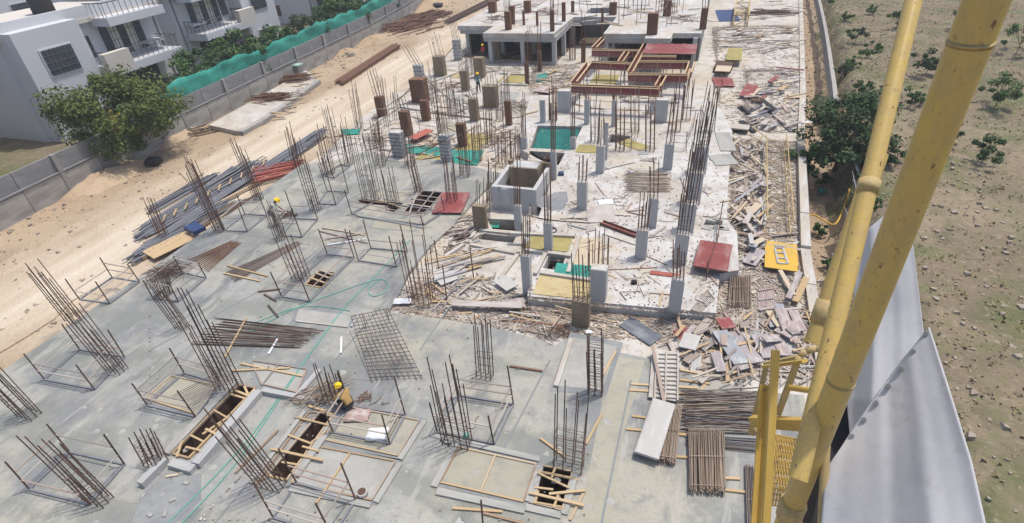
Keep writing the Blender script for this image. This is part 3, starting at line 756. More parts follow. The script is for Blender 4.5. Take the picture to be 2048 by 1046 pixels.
rebar_column((632, 421), (592, 285), .5, .4, NL+'right of the red primed pipes', 4, 3, tie_to=.7)
rebar_column((846, 604), (820, 455), 1.0, .7, 'dense bushy rebar cage on the corner of the dusty slab', 5, 4, z=ZL, mt='rust', tie_to=.5, jitter=.5, spread=.15)
rebar_column((744, 398), (716, 275), 1.0, .6, 'wide rebar cage by the far slot opening', 4, 3, tie_to=.5)
rebar_column((786, 412), (770, 335), .7, .5, 'thin rebar cage in the mouth of the far slot opening', 4, 3, mt='rodgrey', tie_to=.4)
rebar_column((838, 384), (820, 312), .35, .35, 'rusty narrow rebar cage at the far shaft corner', 3, 3, mt='rust', tie_to=.9, ties=.2)
rebar_column((672, 300), (652, 212), .5, .4, 'pale rebar cage at the road edge left of the mesh frames', 3, 3, mt='rodgrey', z=ZL)
rebar_column((719, 256), (706, 170), .5, .4, 'pale rebar cage at the road edge beside the teal scrap', 3, 3, mt='rodgrey', z=ZL)
rebar_column((775, 252), (762, 160), .4, .3, 'thin rebar cage between rusty columns near the road', 3, 2, mt='rodgrey', z=ZL, tie_to=.3)
rebar_column((792, 240), (785, 160), .4, .3, 'thin rebar cage left of the clamped rusty column', 3, 2, mt='rodgrey', z=ZL, tie_to=.3)
rebar_column((885, 300), (872, 200), .25, .25, 'spiky rebar starter above the grey ribbed column', 3, 2, mt='rust', z=ZL, tie_to=.6)
rebar_column((965, 440), (968, 360), .7, .5, 'rebar cage behind the lone brown wrapped column', 4, 3, mt='rodgrey', z=ZL, tie_to=.4)
rebar_column((1004, 330), (1002, 262), .7, .5, 'rusty rebar cage left of the concrete lift core', 4, 3, mt='rust', z=ZL, tie_to=.6)
rebar_column((978, 290), (975, 215), .4, .4, 'rusty rebar cage at the middle of the dusty floor', 3, 3, mt='rust', z=ZL, tie_to=.6)
rebar_column((1196, 542), (1198, 462), .9, .3, 'rusty bars rising behind the wide grey column by the teal board', 5, 2, mt='rust', z=ZD, tie_to=.2, jitter=.3)
rebar_column((330, 590), (312, 545), .5, .5, 'low tangled rebar cage at the left slab edge', 4, 4, mt='rebar', tie_to=.9, ties=.12, jitter=.5, spread=.4)
rebar_column((330, 480), (296, 400), .5, .35, 'rusty rebar cage among the steel stacks at the left edge', 4, 3, mt='rust', z=ZG)
for q, l in [((150, 640), 'rebar cage on the slab left of the low tangled cage'), ((60, 830), 'rebar cage at the far left of the bare slab'), ((200, 1000), 'rebar cage at the lower left of the bare slab'), ((235, 740), 'rebar cage left of the left guard frame')]:
    b = G(*q, 0); t = b+Vector((-.3, -.1, 3.2))
    r = thing('rebar_column', b, l, 'rebar cage', 'rebar column cages standing on the slab'); cage(r, b, t, .8, .4, 4, 3, K['rebar'])
for px, tp, z, mk, l in [((700, 332), (684, 240), ZL, 'rodgrey', 'at the slab corner nearest the road'), ((762, 332), (750, 240), Z0, 'rust', 'beside the ribbed steel form'), ((905, 405), (896, 322), Z0, 'rust', 'behind the reddish panel'), ((955, 322), (950, 240), ZL, 'rust', 'right of the teal netting scraps'), ((1030, 348), (1028, 262), ZL, 'rust', 'against the back of the lift core'), ((1240, 300), (1241, 215), ZD, 'rust', 'behind the ochre deck sheet'), ((1270, 264), (1269, 180), ZD, 'rodgrey', 'before the red formwork centre'), ((1300, 302), (1301, 205), ZD, 'rust', 'left of the back deck column'), ((1352, 262), (1360, 165), ZD, 'rust', 'below the right red formwork bay'), ((1190, 284), (1190, 200), ZD, 'rodgrey', 'right of the teal netted pit'), ((820, 332), (812, 250), Z0, 'rodgrey', 'between the two ribbed forms'), ((930, 352), (925, 275), Z0, 'rust', 'on the far corner of the cast slab'), ((1106, 242), (1105, 160), ZD, 'rust', 'left of the broad grey column'), ((660, 347), (640, 258), Z0, 'rust', 'at the end of the steel stacks'), ((598, 345), (578, 255), ZG, 'rust', 'rising through the red props'), ((985, 402), (984, 325), ZL, 'rust', 'left of the lift core sheet'), ((1000, 240), (998, 165), ZL, 'rodgrey', 'right of the broad wrapped column'), ((905, 235), (898, 160), ZL, 'rodgrey', 'in the middle of the far floor'), ((870, 205), (862, 130), ZL, 'rodgrey', 'right of the braced column form'), ((1060, 128), (1059, 60), ZL, 'rust', 'before the dark undercroft'), ((1145, 120), (1145, 60), ZL, 'rust', 'beside the timber pile'), ((940, 150), (934, 85), ZL, 'rodgrey', 'left of the worker in red'), ((1420, 262), (1428, 175), ZD, 'rust', 'behind the dark-barred row'), ((1372, 240), (1380, 160), ZD, 'rust', 'left of the farthest dark-barred column')]:
    rebar_column(px, tp, .55, .4, 'rebar cage '+l, 3, 3, z=z, mt=mk, tie_to=.5, r=.024)
CL = []
B = 'rusty brown formed column '
column((763, 236), (752, 195), 17, B+'nearest the road, banded with pale planks', z=ZL, mt='rustcol', rods=(742, 138), band=1, rodmat='rodgrey')
column((851, 242), (845, 202), 16, B+'right of the braced form, mid floor', z=ZL, mt='rustcol', rods=(842, 172), rodmat='rodgrey')
column((813, 273), (805, 224), 19, B+'behind the grey ribbed steel form', z=ZL, mt='rustcol', rods=(798, 192), rodmat='rodgrey')
column((924, 295), (918, 249), 17, B+'above the green netting scraps', z=ZL, mt='rustcol', rods=(915, 195))
column((948, 243), (945, 198), 17, B+'below the worker in the blue shirt', z=ZL, mt='sack', rods=(940, 180), rodmat='rodgrey')
column((930, 182), (927, 142), 15, B+'left of the worker in the blue shirt', z=ZL, mt='sack', rods=(924, 118), rodmat='rodgrey')
column((879, 153), (874, 114), 21, 'half cast column with grey top cage near the road', z=ZL, mt='sack', rods=(868, 75), rodmat='rodgrey')
column((838, 207), (828, 160), 30, 'braced column form with rusty steel clamps', z=ZL, mt='rustcol', ribs=4)
column((840, 176), (836, 131), 17, 'grey ribbed column form behind the braced form', z=ZL, mt='conc', ribs=6, rods=(815, 95), rodmat='rodgrey')
column((915, 121), (912, 80), 14, 'grey ribbed column form with side props near the upper road', z=ZL, mt='conc', ribs=6, rods=(905, 42), rodmat='rodgrey')
column((958, 156), (955, 116), 20, 'hessian wrapped column behind the worker in the blue shirt', z=ZL, mt='sack')
column((980, 216), (977, 173), 27, 'broad hessian wrapped column right of the worker in the blue shirt', z=ZL, mt='sack', rods=(975, 140), rodmat='rodgrey')
column((1017, 251), (1016, 203), 12, B+'slim, left of the deck debris', z=ZL, mt='rustcol', rods=(1012, 150), rodmat='rodgrey')
column((797, 316), (788, 266), 24, 'grey ribbed steel column form beside the teal netting', z=ZL, mt='conc', ribs=7)
column((892, 327), (888, 271), 19, 'grey spiral-tied column form right of the teal netting', z=ZL, mt='conc', ribs=8, rods=(875, 190))
column((994, 121), (994, 84), 14, 'brown wrapped column below the upper deck corner', z=ZL, mt='sack')
column((961, 460), (954, 413), 27, 'lone brown hessian wrapped column beside the lift core', z=ZL, mt='sack', d=.3)
GC = 'grey concrete column '
column((1163, 420), (1165, 366), 19, GC+'behind the pinkish panel on the raised deck', rods=(1166, 318))
column((1199, 347), (1201, 294), 16, GC+'below the ochre planks on the raised deck', rods=(1203, 245), rodmat='rodgrey')
column((1334, 340), (1338, 290), 18, GC+'at the back right, near the leaning bars', rods=(1350, 205))
column((1107, 360), (1109, 304), 11, 'slim grey column right of the concrete lift core', rods=(1106, 200))
column((1302, 456), (1305, 399), 19, GC+'below the stirrup stack on the raised deck', rods=(1308, 330))
column((1280, 519), (1287, 463), 22, GC+'where the red channel beam ends', rods=(1290, 400), nx=4)
column((1358, 529), (1368, 472), 26, GC+'nearest the red plywood stack', rods=(1378, 380), nx=5, rodmat='rebar')
column((1371, 465), (1380, 411), 30, 'dark-barred column second in the right-hand row from the red stack', rods=(1396, 300), nx=6, rodmat='rebar', rr=.022)
column((1384, 409), (1393, 348), 29, 'dark-barred column third in the right-hand row from the red stack', rods=(1408, 240), nx=6, rodmat='rebar', rr=.022)
column((1397, 347), (1405, 296), 27, 'dark-barred column farthest in the right-hand row', rods=(1424, 190), nx=6, rodmat='rebar', rr=.022)
column((1037, 470), (1036, 413), 14, 'slim grey column at the lift core pit', z=ZL, rods=(1034, 330))
column((1096, 503), (1093, 448), 16, 'slim grey column above the dark deck cell', rods=(1094, 350))
column((1054, 593), (1053, 514), 17, 'slim grey column on the front left corner of the deck', rods=(1050, 440), z=ZL)
column((1195, 603), (1196, 541), 31, 'widest grey column on the front edge of the deck', z=ZD-.02)
column((1160, 656), (1161, 604), 34, 'brown hessian wrapped column standing before the deck edge', z=ZL, mt='sack', rods=(1160, 525), nx=4, rodmat='rebar', d=.4)
column((1348, 625), (1355, 562), 25, GC+'on the front right corner of the raised deck', rods=(1358, 500), nx=4)
column((1085, 245), (1085, 201), 10, 'slim grey column leftmost along the red formwork front', rods=None)
column((1127, 225), (1127, 183), 25, 'broad grey column left of the red formwork', rods=None)
column((1173, 249), (1173, 201), 10, 'slim grey column under the left red formwork corner', rods=(1172, 180))
column((1227, 253), (1228, 202), 10, 'slim grey column under the middle of the red formwork', rods=(1228, 185))
column((1321, 245), (1322, 201), 23, 'broad grey column under the right red formwork corner', rods=None)
column((1210, 320), (1210, 246), 8, 'slim grey post column in front of the ochre sheet', rods=None)
column((1048, 298), (1047, 276), 11, 'short grey column at the left corner of the teal netted pit', rods=(1046, 200), z=ZD)
column((1145, 298), (1144, 276), 11, 'short grey column at the right corner of the teal netted pit', rods=(1146, 205), z=ZD)
# concrete lift core
lc = thing('lift_core', G(1025, 430, ZL), 'rough concrete lift core box with open top', 'core')
a, b, c = G(1074, 428, ZL), G(979, 430, ZL), None
hh = 1.55; Lx = 2.7; Ly = 3.3
x1, y0 = a.x, a.y
x0, y1 = x1-Lx, y0+Ly
for nm, cx, cy, sx, sy in [('front_wall', (x0+x1)/2, y0+.12, Lx, .24), ('back_wall', (x0+x1)/2, y1-.12, Lx, .24), ('side_wall', x0+.12, (y0+y1)/2, .237, Ly-.484), ('side_wall', x1-.12, (y0+y1)/2, .237, Ly-.484)]:
    block(nm, (cx, cy, ZL+hh/2), (sx, sy, hh+(.5 if nm == 'back_wall' else .004 if nm == 'side_wall' else 0)), K['sack' if nm == 'back_wall' else 'conc'], lc)
block('inner_form', ((x0+x1)/2, y1-.85, ZL+.95), (Lx-.9, 1.1, 1.95), K['sack'], lc)
block('form_top', ((x0+x1)/2, y1-.85, ZL+1.93), (Lx-1.1, .9, .03), K['conc'], lc)
cl = []
for i in range(9):
    for j in range(7):
        cl.append((x0-.05+1.2*i/8, y0-.03-.05*math.sin(i*1.4)-.03*math.sin(j*2+i), ZL+hh+.02-1.35*j/6))
o = link('hanging_sheet', mesh_of('hanging_sheet', cl, [(i*7+j, i*7+j+1, i*7+j+8, i*7+j+7) for i in range(8) for j in range(6)], True), K['tarp'])
o.modifiers.new('thick', 'SOLIDIFY').thickness = .01
tag(o, 'grey sheet hanging over the front of the lift core', 'sheet')

# ------------------------------------------------------------------ guard frames around openings
def guard(corners, heights, label, z=Z0, rails='greywood', base='greypipe', lean=.12, railz=(.55, .95), br=.035):
    P = [G(*c, z) for c in corners]
    ctr = sum(P, Vector())/4
    r = thing('guard_frame', ctr, label, 'frame', 'grey pipe guard frames around openings')
    for i in range(4):
        bar('base_rail', P[i]+Vector((0, 0, br)), P[(i+1) % 4]+Vector((0, 0, br)), br*2, br*2, K[base], r)
    T = []
    for p, h in zip(P, heights):
        tp = p+Vector((random.uniform(-lean, 0), random.uniform(-.05, .05), h)); T.append(tp)
        rod('post', p, tp, .03, K['rebar'], r)
    for q in railz:
        for i in range(4):
            if random.random() < .75 and rails:
                a, b = P[i].lerp(T[i], min(.95, q/heights[i])), P[(i+1) % 4].lerp(T[(i+1) % 4], min(.95, q/heights[(i+1) % 4]))
                bar('hand_rail', a, b, .045, .03, K[rails], r)
    return r
GF = 'grey pipe guard frame '
guard([(667, 866), (780, 889), (811, 831), (700, 812)], (1.1, 1.5, 2.1, 1.9), GF+'round the squatting worker')
guard([(875, 865), (988, 889), (1027, 810), (919, 792)], (1.6, 1.5, 2.0, 1.7), GF+'behind the dark rebar cage in the lower middle')
guard([(547, 1036), (594, 967), (712, 1001), (665, 1074)], (1.9, 1.8, 1.9, 1.7), GF+'cut by the lower photo edge')
guard([(296, 812), (392, 835), (442, 768), (369, 747)], (1.3, 1.5, 1.3, 1.4), GF+'over the sunken panel at the left edge')
guard([(306, 597), (357, 604), (413, 557), (365, 546)], (1.1, 1.2, 1.0, 1.1), GF+'full of tangled rods at the left slab edge')
guard([(564, 594), (620, 604), (709, 516), (655, 509)], (1.5, 1.4, 1.8, 1.6), GF+'enclosing the small timber-lined opening')
guard([(717, 522), (793, 534), (815, 504), (742, 497)], (1.9, 1.9, 1.7, 1.8), GF+'empty, right of the timber stack')
guard([(704, 429), (848, 451), (890, 425), (750, 404)], (1.6, .7, 1.1, 1.5), GF+'wide, round the far shaft')
guard([(449, 462), (495, 464), (534, 432), (490, 429)], (1.4, 1.6, 1.4, 1.4), GF+'left of the standing worker', railz=(.9,))
guard([(565, 472), (604, 475), (636, 440), (590, 438)], (1.6, 1.9, 1.4, 1.9), GF+'right of the standing worker', railz=(.9,))
guard([(636, 408), (672, 410), (697, 385), (655, 383)], (2.0, 3.2, 2.0, 2.0), GF+'with one very tall post near the red pipes', railz=(.9,))
guard([(648, 352), (682, 330), (700, 334), (668, 357)], (1.8, 1.8, 1.6, 1.6), GF+'small, on the road edge of the slab', z=Z0, railz=(.9,))
guard([(90, 760), (190, 780), (250, 715), (160, 700)], (1.5, 1.4, 1.6, 1.5), GF+'on the far left bare slab')
guard([(60, 980), (180, 1010), (250, 930), (140, 905)], (1.5, 1.4, 1.6, 1.5), GF+'at the lower left corner of the slab')
guard([(160, 600), (220, 608), (280, 565), (225, 556)], (1.3, 1.4, 1.2, 1.3), GF+'left of the tangled frame')
# free-standing posts on the slab
for i, (a, b, l) in enumerate([((967, 1062), (962, 1000), 'single steel post by the crossed battens at the lower edge'), ((894, 600), (885, 530), 'upright rusty rod in the timber litter left'), ((948, 562), (940, 495), 'upright rusty rod in the timber litter right'), ((878, 540), (868, 480), 'upright rusty rod by the litter corner')]):
    p = G(*a, Z0 if i == 0 else ZL); o = rod('steel_post', p, top_of(p, *b), .03, K['rebar']); tag(o, l, 'post')
# leaning rebar mesh panel
ms = thing('rebar_mesh', G(775, 690, .02), 'long rebar mesh panel lying tilted on the grey slab', 'mesh')
A, Bq, Cq, Dq = G(742, 756, .1), G(842, 752, .1), G(776, 618, .75), G(703, 634, .75)
for i in range(10):
    t = i/9
    p, q = A.lerp(Bq, t), Dq.lerp(Cq, t)
    rod('bar', p+(p-q)*random.uniform(0, .06), q+(q-p)*random.uniform(0, .07), .014, K['rebar'], ms)
for j in range(19):
    t = j/18
    p, q = A.lerp(Dq, t), Bq.lerp(Cq, t)
    rod('cross_bar', p+(p-q)*.02+Vector((0, 0, .03)), q+(q-p)*random.uniform(0, .03)+Vector((0, 0, .03)), .013, K['rebar'], ms)
for t in (.3, .95):
    p = Dq.lerp(Cq, t); rod('prop', (p.x, p.y, 0), p, .02, K['rodgrey'], ms)
# timber edging and battens round screed panels
def edging(px, label, mt='wood', w=.055, h=.05, inner=(), z=.013, skip=()):
    q = [G(*p, z) for p in px]
    r = thing('edge_form', sum(q, Vector())/len(q), label, 'formwork', 'timber edge forms round screed panels')
    for i in range(len(q)):
        if i in skip: continue
        a, b = q[i], q[(i+1) % len(q)]
        bar('batten', a+Vector((0, 0, h/2)), b+Vector((0, 0, h/2)), w, h, K[mt], r)
    for a, b in inner:
        a, b = G(*a, z), G(*b, z)
        bar('batten', a+Vector((0, 0, h/2+.01)), b+Vector((0, 0, h/2+.01)), w, h, K[mt], r)
edging([(880, 965), (918, 895), (1073, 929), (1047, 1004)], 'timber edging of the double screed panel at the lower middle', inner=[((991, 911), (962, 984))])
edging([(632, 893), (790, 923), (744, 1001), (583, 966)], 'timber edging of the screed panel below the worker', inner=[((700, 908), (632, 1010))])
edging([(700, 815), (838, 841), (796, 912), (650, 880)], 'timber edging of the screed panel around the worker')
edging([(291, 797), (343, 752), (432, 771), (395, 830)], 'timber edging of the left sunken panel')
edging([(504, 722), (614, 739), (594, 785), (522, 768)], 'pale edging of the small pad above the left trough', inner=[((556, 731), (524, 772))], mt='greywood')
edging([(478, 772), (512, 778), (379, 918), (346, 909)], 'timber rim of the left trough', mt='wood', w=.07, h=.09, z=.0)
edging([(640, 826), (667, 831), (574, 962), (535, 952)], 'timber rim of the middle trough', mt='wood', w=.07, h=.07, z=0)
edging([(618, 826), (640, 826), (535, 952), (510, 975)], 'timber side form left of the middle trough', mt='wood', w=.05, h=.06, z=.0)
edging([(1085, 932), (1145, 944), (1124, 1021), (1058, 1005)], 'timber rim of the square shaft', mt='wood', w=.06, h=.06, z=.0)
edging([(845, 382), (887, 385), (851, 427), (807, 425)], 'timber rim of the far shaft', mt='greywood', w=.07, h=.06, z=.0)
edging([(637, 544), (669, 545), (644, 576), (611, 570)], 'timber rim of the small opening', mt='wood', w=.06, h=.05, z=.0)
# raised kerbs of cast concrete beside the troughs
def kerb(a, b, w, h, label, mt='edge'):
    A, B2 = G(*a, 0), G(*b, 0)
    o = bar('concrete_kerb', A+Vector((0, 0, h/2+.001)), B2+Vector((0, 0, h/2+.001)), w, h, K[mt]); tag(o, label, 'kerb', 'cast kerbs beside the troughs')
kerb((520, 789), (395, 935), .34, .26, 'concrete kerb on the right of the left trough')
kerb((345, 930), (390, 943), .3, .2, 'short concrete kerb closing the left trough')
kerb((335, 925), (285, 975), .26, .28, 'concrete kerb running off the left photo edge')
kerb((528, 786), (632, 806), .2, .22, 'concrete kerb above the grey bay between troughs')
kerb((592, 797), (640, 742), .22, .12, 'low kerb beside the pad above the troughs')
kerb((1112, 775), (1143, 680), .2, .12, 'pale rim on the left of the pale screed pad', 'deck')
kerb((592, 643), (696, 655), .09, .06, 'thin kerb under the white pad by the mesh', 'deck')
kerb((703, 655), (722, 626), .1, .08, 'short kerb beside the white pad', 'edge')
kerb((1060, 1005), (1078, 932), .3, .06, 'kerb left of the square shaft', 'pad')
kerb((470, 766), (334, 910), .3, .12, 'concrete kerb on the left of the left trough', 'pad')
kerb((674, 838), (592, 955), .28, .1, 'pale kerb on the right of the middle trough', 'pad')
kerb((612, 822), (502, 968), .16, .08, 'pale kerb outside the left side form of the middle trough', 'pad')
kerb((868, 975), (912, 888), .22, .07, 'pale kerb left of the double screed panel', 'pad')
kerb((874, 984), (1050, 1022), .24, .08, 'pale kerb below the double screed panel', 'pad')
kerb((920, 884), (1080, 920), .2, .07, 'pale kerb above the double screed panel', 'pad')
kerb((580, 978), (742, 1012), .2, .07, 'pale kerb below the screed panel with the pail', 'pad')
kerb((800, 920), (850, 842), .2, .07, 'pale kerb right of the worker screed panel', 'pad')
kerb((752, 1006), (800, 928), .2, .07, 'pale kerb right of the screed panel with the pail', 'pad')
kerb((1150, 950), (1128, 1030), .22, .07, 'pale kerb right of the square shaft', 'pad')
kerb((1052, 1016), (1122, 1032), .22, .07, 'pale kerb below the square shaft', 'pad')
kerb((715, 432), (850, 456), .18, .07, 'pale kerb below the far shaft', 'pad')
# struts across pits
def struts(px, label, mt='wood', z=.05, w=.075, h=.05):
    for k, (a, b) in enumerate(px):
        A, B2 = G(*a, z), G(*b, z)
        dz = Vector((0, 0, .05*(k % 2)+.012*k % .04))
        d = (B2-A)*.08
        o = bar('timber_strut', A-d+dz, B2+d+dz, w*random.uniform(.8, 1.3), h, K[mt]); tag(o, label, 'strut', label)
struts([((1082, 944), (1150, 958)), ((1080, 950), (1134, 976)), ((1072, 976), (1104, 980)), ((1066, 990), (1160, 1012)), ((1075, 1006), (1125, 1015)), ((1103, 990), (1165, 984)), ((1110, 938), (1104, 955)), ((1116, 994), (1108, 1016)), ((1076, 984), (1070, 1006))], 'timber strut laid across the square shaft', 'newwood')
struts([((463, 789), (500, 800)), ((474, 784), (508, 798)), ((430, 822), (458, 838)), ((415, 862), (440, 874)), ((384, 872), (408, 884)), ((375, 897), (404, 904)), ((490, 775), (497, 790)), ((410, 868), (455, 838)), ((365, 880), (355, 912))], 'timber strut wedged across the left trough', 'newwood')
struts([((618, 812), (650, 822)), ((600, 838), (655, 852)), ((580, 872), (622, 888)), ((550, 902), (640, 922)), ((566, 925), (596, 930)), ((608, 896), (636, 904)), ((660, 860), (626, 884))], 'timber strut lying over the middle trough', 'newwood')
struts([((622, 556), (650, 566)), ((632, 548), (658, 558)), ((640, 541), (664, 550))], 'timber strut across the small opening', 'wood')
struts([((826, 398), (868, 404)), ((818, 410), (862, 416)), ((835, 386), (820, 424)), ((868, 386), (838, 424))], 'timber strut across the far shaft', 'greywood')
struts([((722, 400), (788, 408)), ((765, 404), (800, 416))], 'timber strut across the far slot', 'wood')
# ------------------------------------------------------------------ far upper decks
ud = thing('upper_deck', (-14, 60, ZL), 'pale first floor deck on columns at the top of the photo', 'building frame')
dk = [(-27.5, 60.5), (-23.2, 60.5), (-23.2, 57.2), (-15.5, 57.2), (-15.3, 65), (-10.5, 65), (-10.5, 57.3), (-6.3, 57.3), (-6.3, 55.6), (-3.9, 55.6), (-3.9, 57.7), (-1.3, 57.7), (-1.3, 100), (-27.5, 100)]
slab('floor_slab', dk, [[(-14.4, 67), (-11.4, 67), (-11.4, 70), (-14.4, 70)]], 3.0, .45, K['deck'], ud)
for x0, y0, x1, y1 in [(-23.2, 57.4, -15.6, 57.4), (-15.5, 57.4, -15.5, 64.8), (-10.4, 57.5, -6.4, 57.5), (-27.3, 60.7, -23.3, 60.7), (-15.2, 65.2, -10.6, 65.2)]:
    bar('edge_beam', (x0, y0, 2.4), (x1, y1, 2.4), .3, .5, K['edge'], ud)
for x in (-26.8, -22.6, -19, -15.6, -10.2, -6.2, -1.8):
    for y in (57.6, 61.5, 66, 72, 79):
        if x < -23 and y < 60: continue
        if -15 < x < -10.3 and y < 65: continue
        block('column', (x+.02, y, 1.2), (.4, .55, 2.9), K['conc'], ud)
slab('back_wall', [(-27, 84), (-1.5, 84), (-1.5, 84.3), (-27, 84.3)], [], 2.5, 2.7, K['edge'], ud)
U = 'brown formed column on the upper deck '
for px, tp, w, l, rd in [((1016, 60), (1013, 24), 12, 'at its left front bay', (1011, -10)), ((1024, 49), (1024, 12), 10, 'just behind the left front column', None), ((1104, 63), (1104, 21), 8, 'at its front right corner', (1104, -25)), ((1054, 26), (1054, 2), 13, 'at the centre back', None), ((984, 26), (981, 3), 15, 'at the far left', None), ((1127, 43), (1126, 5), 7, 'beside the open side', None), ((1145, 26), (1144, 2), 6, 'above the stair gap', None), ((1303, 70), (1306, 27), 20, 'broadest, at the gap between slabs', None), ((1333, 33), (1333, 1), 15, 'behind the broadest one', None), ((1405, 59), (1408, 17), 13, 'at the right corner', (1412, -20)), ((1225, 30), (1226, 5), 14, 'among the scaffold poles', None)]:
    column(px, tp, w, U+l, z=3.0, mt='rustcol', rods=rd, group='formed columns on the upper deck', name='formed_column')
for px, tp, l in [((1054, 169), (1053, 126), 'by the small teal skip pit'), ((1079, 144), (1078, 103), 'in front of the dark undercroft'), ((1166, 125), (1166, 80), 'beside the upper left red form')]:
    column(px, tp, 8, 'slim rusty post column '+l, z=ZL, mt='rustcol', rods=(tp[0], tp[1]-50), nx=2, group='rusty posts before the upper deck', name='formed_column')
for i, (x, y) in enumerate([(1051, 110), (1077, 112), (1203, 108)]):
    p = G(x, y, ZL); q = p+Vector((0, 0, 4.6)); o = bar('steel_stanchion', p, q, .22, .22, K['rustcol'])
    tag(o, ['rusty stanchion in the first dark bay of the undercroft', 'rusty stanchion in the second dark bay of the undercroft', 'rusty stanchion under the right-hand deck edge'][i], 'stanchion')
# scaffold poles on the upper deck
sc = thing('scaffold', (-7.5, 66, 3), 'tangle of grey scaffold poles standing on the upper deck', 'scaffold')
for x in (-9.6, -7.8, -6, -4.4):
    for y in (61, 64, 67, 71):
        h = random.uniform(2.0, 3.6)
        rod('upright', (x, y, 3), (x+random.uniform(-.1, .1), y, 3+h), .035, K['rodgrey'], sc)
for k in range(14):
    x, y = random.uniform(-9.8, -4.6), random.uniform(61, 71); z = random.uniform(3.6, 5.6)
    if k % 3: rod('ledger', (x-1.6, y, z), (x+1.6, y+random.uniform(-.3, .3), z+random.uniform(-1.2, 1.2)), .03, K['rodgrey'], sc)
    else: rod('ledger', (x, y-2, z), (x, y+2, z), .03, K['rodgrey'], sc)
# ------------------------------------------------------------------ red beam formwork
ZF = 2.5
def c3(x, y): return (1020+.28674*x, .28674*y)
def form_beam(a, b, label, h=.55, w=.34):
    A, B2 = G(*c3(*a), ZF), G(*c3(*b), ZF)
    r = thing('beam_form', (A+B2)/2, label, 'formwork', 'red plywood beam forms')
    d = (B2-A).normalized(); s = Vector((-d.y, d.x, 0))
    for k in (-1, 1):
        bar('side_board', A+s*k*w/2+Vector((0, 0, -h/2)), B2+s*k*w/2+Vector((0, 0, -h/2)), .03, h, K['redply'], r)
        bar('top_rail', A+s*k*(w/2+.05)+Vector((0, 0, .02)), B2+s*k*(w/2+.05)+Vector((0, 0, .02)), .12, .05, K['newwood'], r)
        n = int((B2-A).length/1.3)
        for i in range(n+1):
            p = A.lerp(B2, (i+.5)/(n+1))+s*k*(w/2+.045)
            bar('stud', p, p+Vector((0, 0, -h)), .05, .05, K['newwood' if i % 2 else 'greywood'], r)
    bar('sole_board', A+Vector((0, 0, -h)), B2+Vector((0, 0, -h)), w+.04, .04, K['wood'], r)
    n = max(2, int((B2-A).length/1.2))
    for i in range(n):
        p = A.lerp(B2, (i+.5)/n)-Vector((0, 0, h+.03))
        q = Vector((p.x+random.uniform(-.1, .1), p.y, ZL))
        o = rod('steel_prop', q, p, .035, K['rodgrey' if i % 2 else 'rust']); tag(o, ('grey' if i % 2 else 'rusty')+' prop under the '+label, 'prop', 'steel props under the red beam formwork')
        bar('ledger', p+d*-.6+Vector((0, 0, -1.2)), p+d*.6+Vector((0, 0, -1.2)), .05, .05, K['rust'], o) if i % 2 else None
    return r
form_beam((430, 595), (1035, 615), 'long red beam form nearest the raised deck')
form_beam((445, 570), (552, 432), 'red beam form on the left flank of the front bay')
form_beam((1030, 600), (1072, 525), 'short red beam form on the right flank of the front bay')
form_beam((560, 432), (855, 445), 'red beam form at the rear of the front bay')
form_beam((825, 518), (1240, 522), 'red beam form at the front of the right bay')
form_beam((838, 500), (970, 265), 'long oblique red beam form between the bays')
form_beam((1245, 505), (1268, 432), 'short red beam form on the outer flank of the right bay')
form_beam((900, 430), (1255, 432), 'red beam form at the rear of the right bay')
form_beam((572, 348), (900, 353), 'red beam form at the front of the upper left bay')
form_beam((585, 332), (655, 260), 'red beam form on the left flank of the upper left bay')
form_beam((660, 258), (955, 262), 'red beam form along the upper deck edge')
form_beam((925, 392), (1160, 395), 'short red beam form below the red sheet')
form_beam((770, 428), (815, 362), 'short pink edged beam form between the upper left and front bays')
def panel(name, c4, z, th, mt, label=None, cat='panel', group=None, parent=None, tilt=(0, 0)):
    q = [G(*p, z) for p in c4]
    ctr = sum(q, Vector())/4
    u = (q[1]-q[0]+q[2]-q[3])/2; v = (q[3]-q[0]+q[2]-q[1])/2
    rz = math.atan2(u.y, u.x)
    o = block(name, ctr+Vector((0, 0, th/2)), (u.length, abs(v.dot(Vector((-math.sin(rz), math.cos(rz), 0)))), th), K[mt] if isinstance(mt, str) else mt, parent, rz, tilt)
    if label: tag(o, label, cat, group)
    return o
panel('plywood_sheet', [c3(925, 378), c3(952, 306), c3(1312, 312), c3(1292, 376)], ZF+.12, .04, 'redply', 'broad red plywood sheet laid on the right formwork bay', 'sheet')
bb = thing('formwork_joists', G(*c3(1130, 350), ZF), 'timber joists carrying the broad red plywood sheet', 'joists')
for k in range(5):
    a, b2 = G(*c3(940+k*85, 378), ZF+.07), G(*c3(960+k*85, 306), ZF+.07)
    bar('joist', a, b2, .08, .09, K['wood'], bb)
for k in range(6):
    p = G(*c3(950+k*65, 372), ZF); o = rod('steel_prop', (p.x, p.y, ZL), (p.x, p.y, ZF+.02), .035, K['rodgrey']); tag(o, 'steel prop under the front edge of the broad red plywood sheet', 'prop', 'steel props under the red beam formwork')
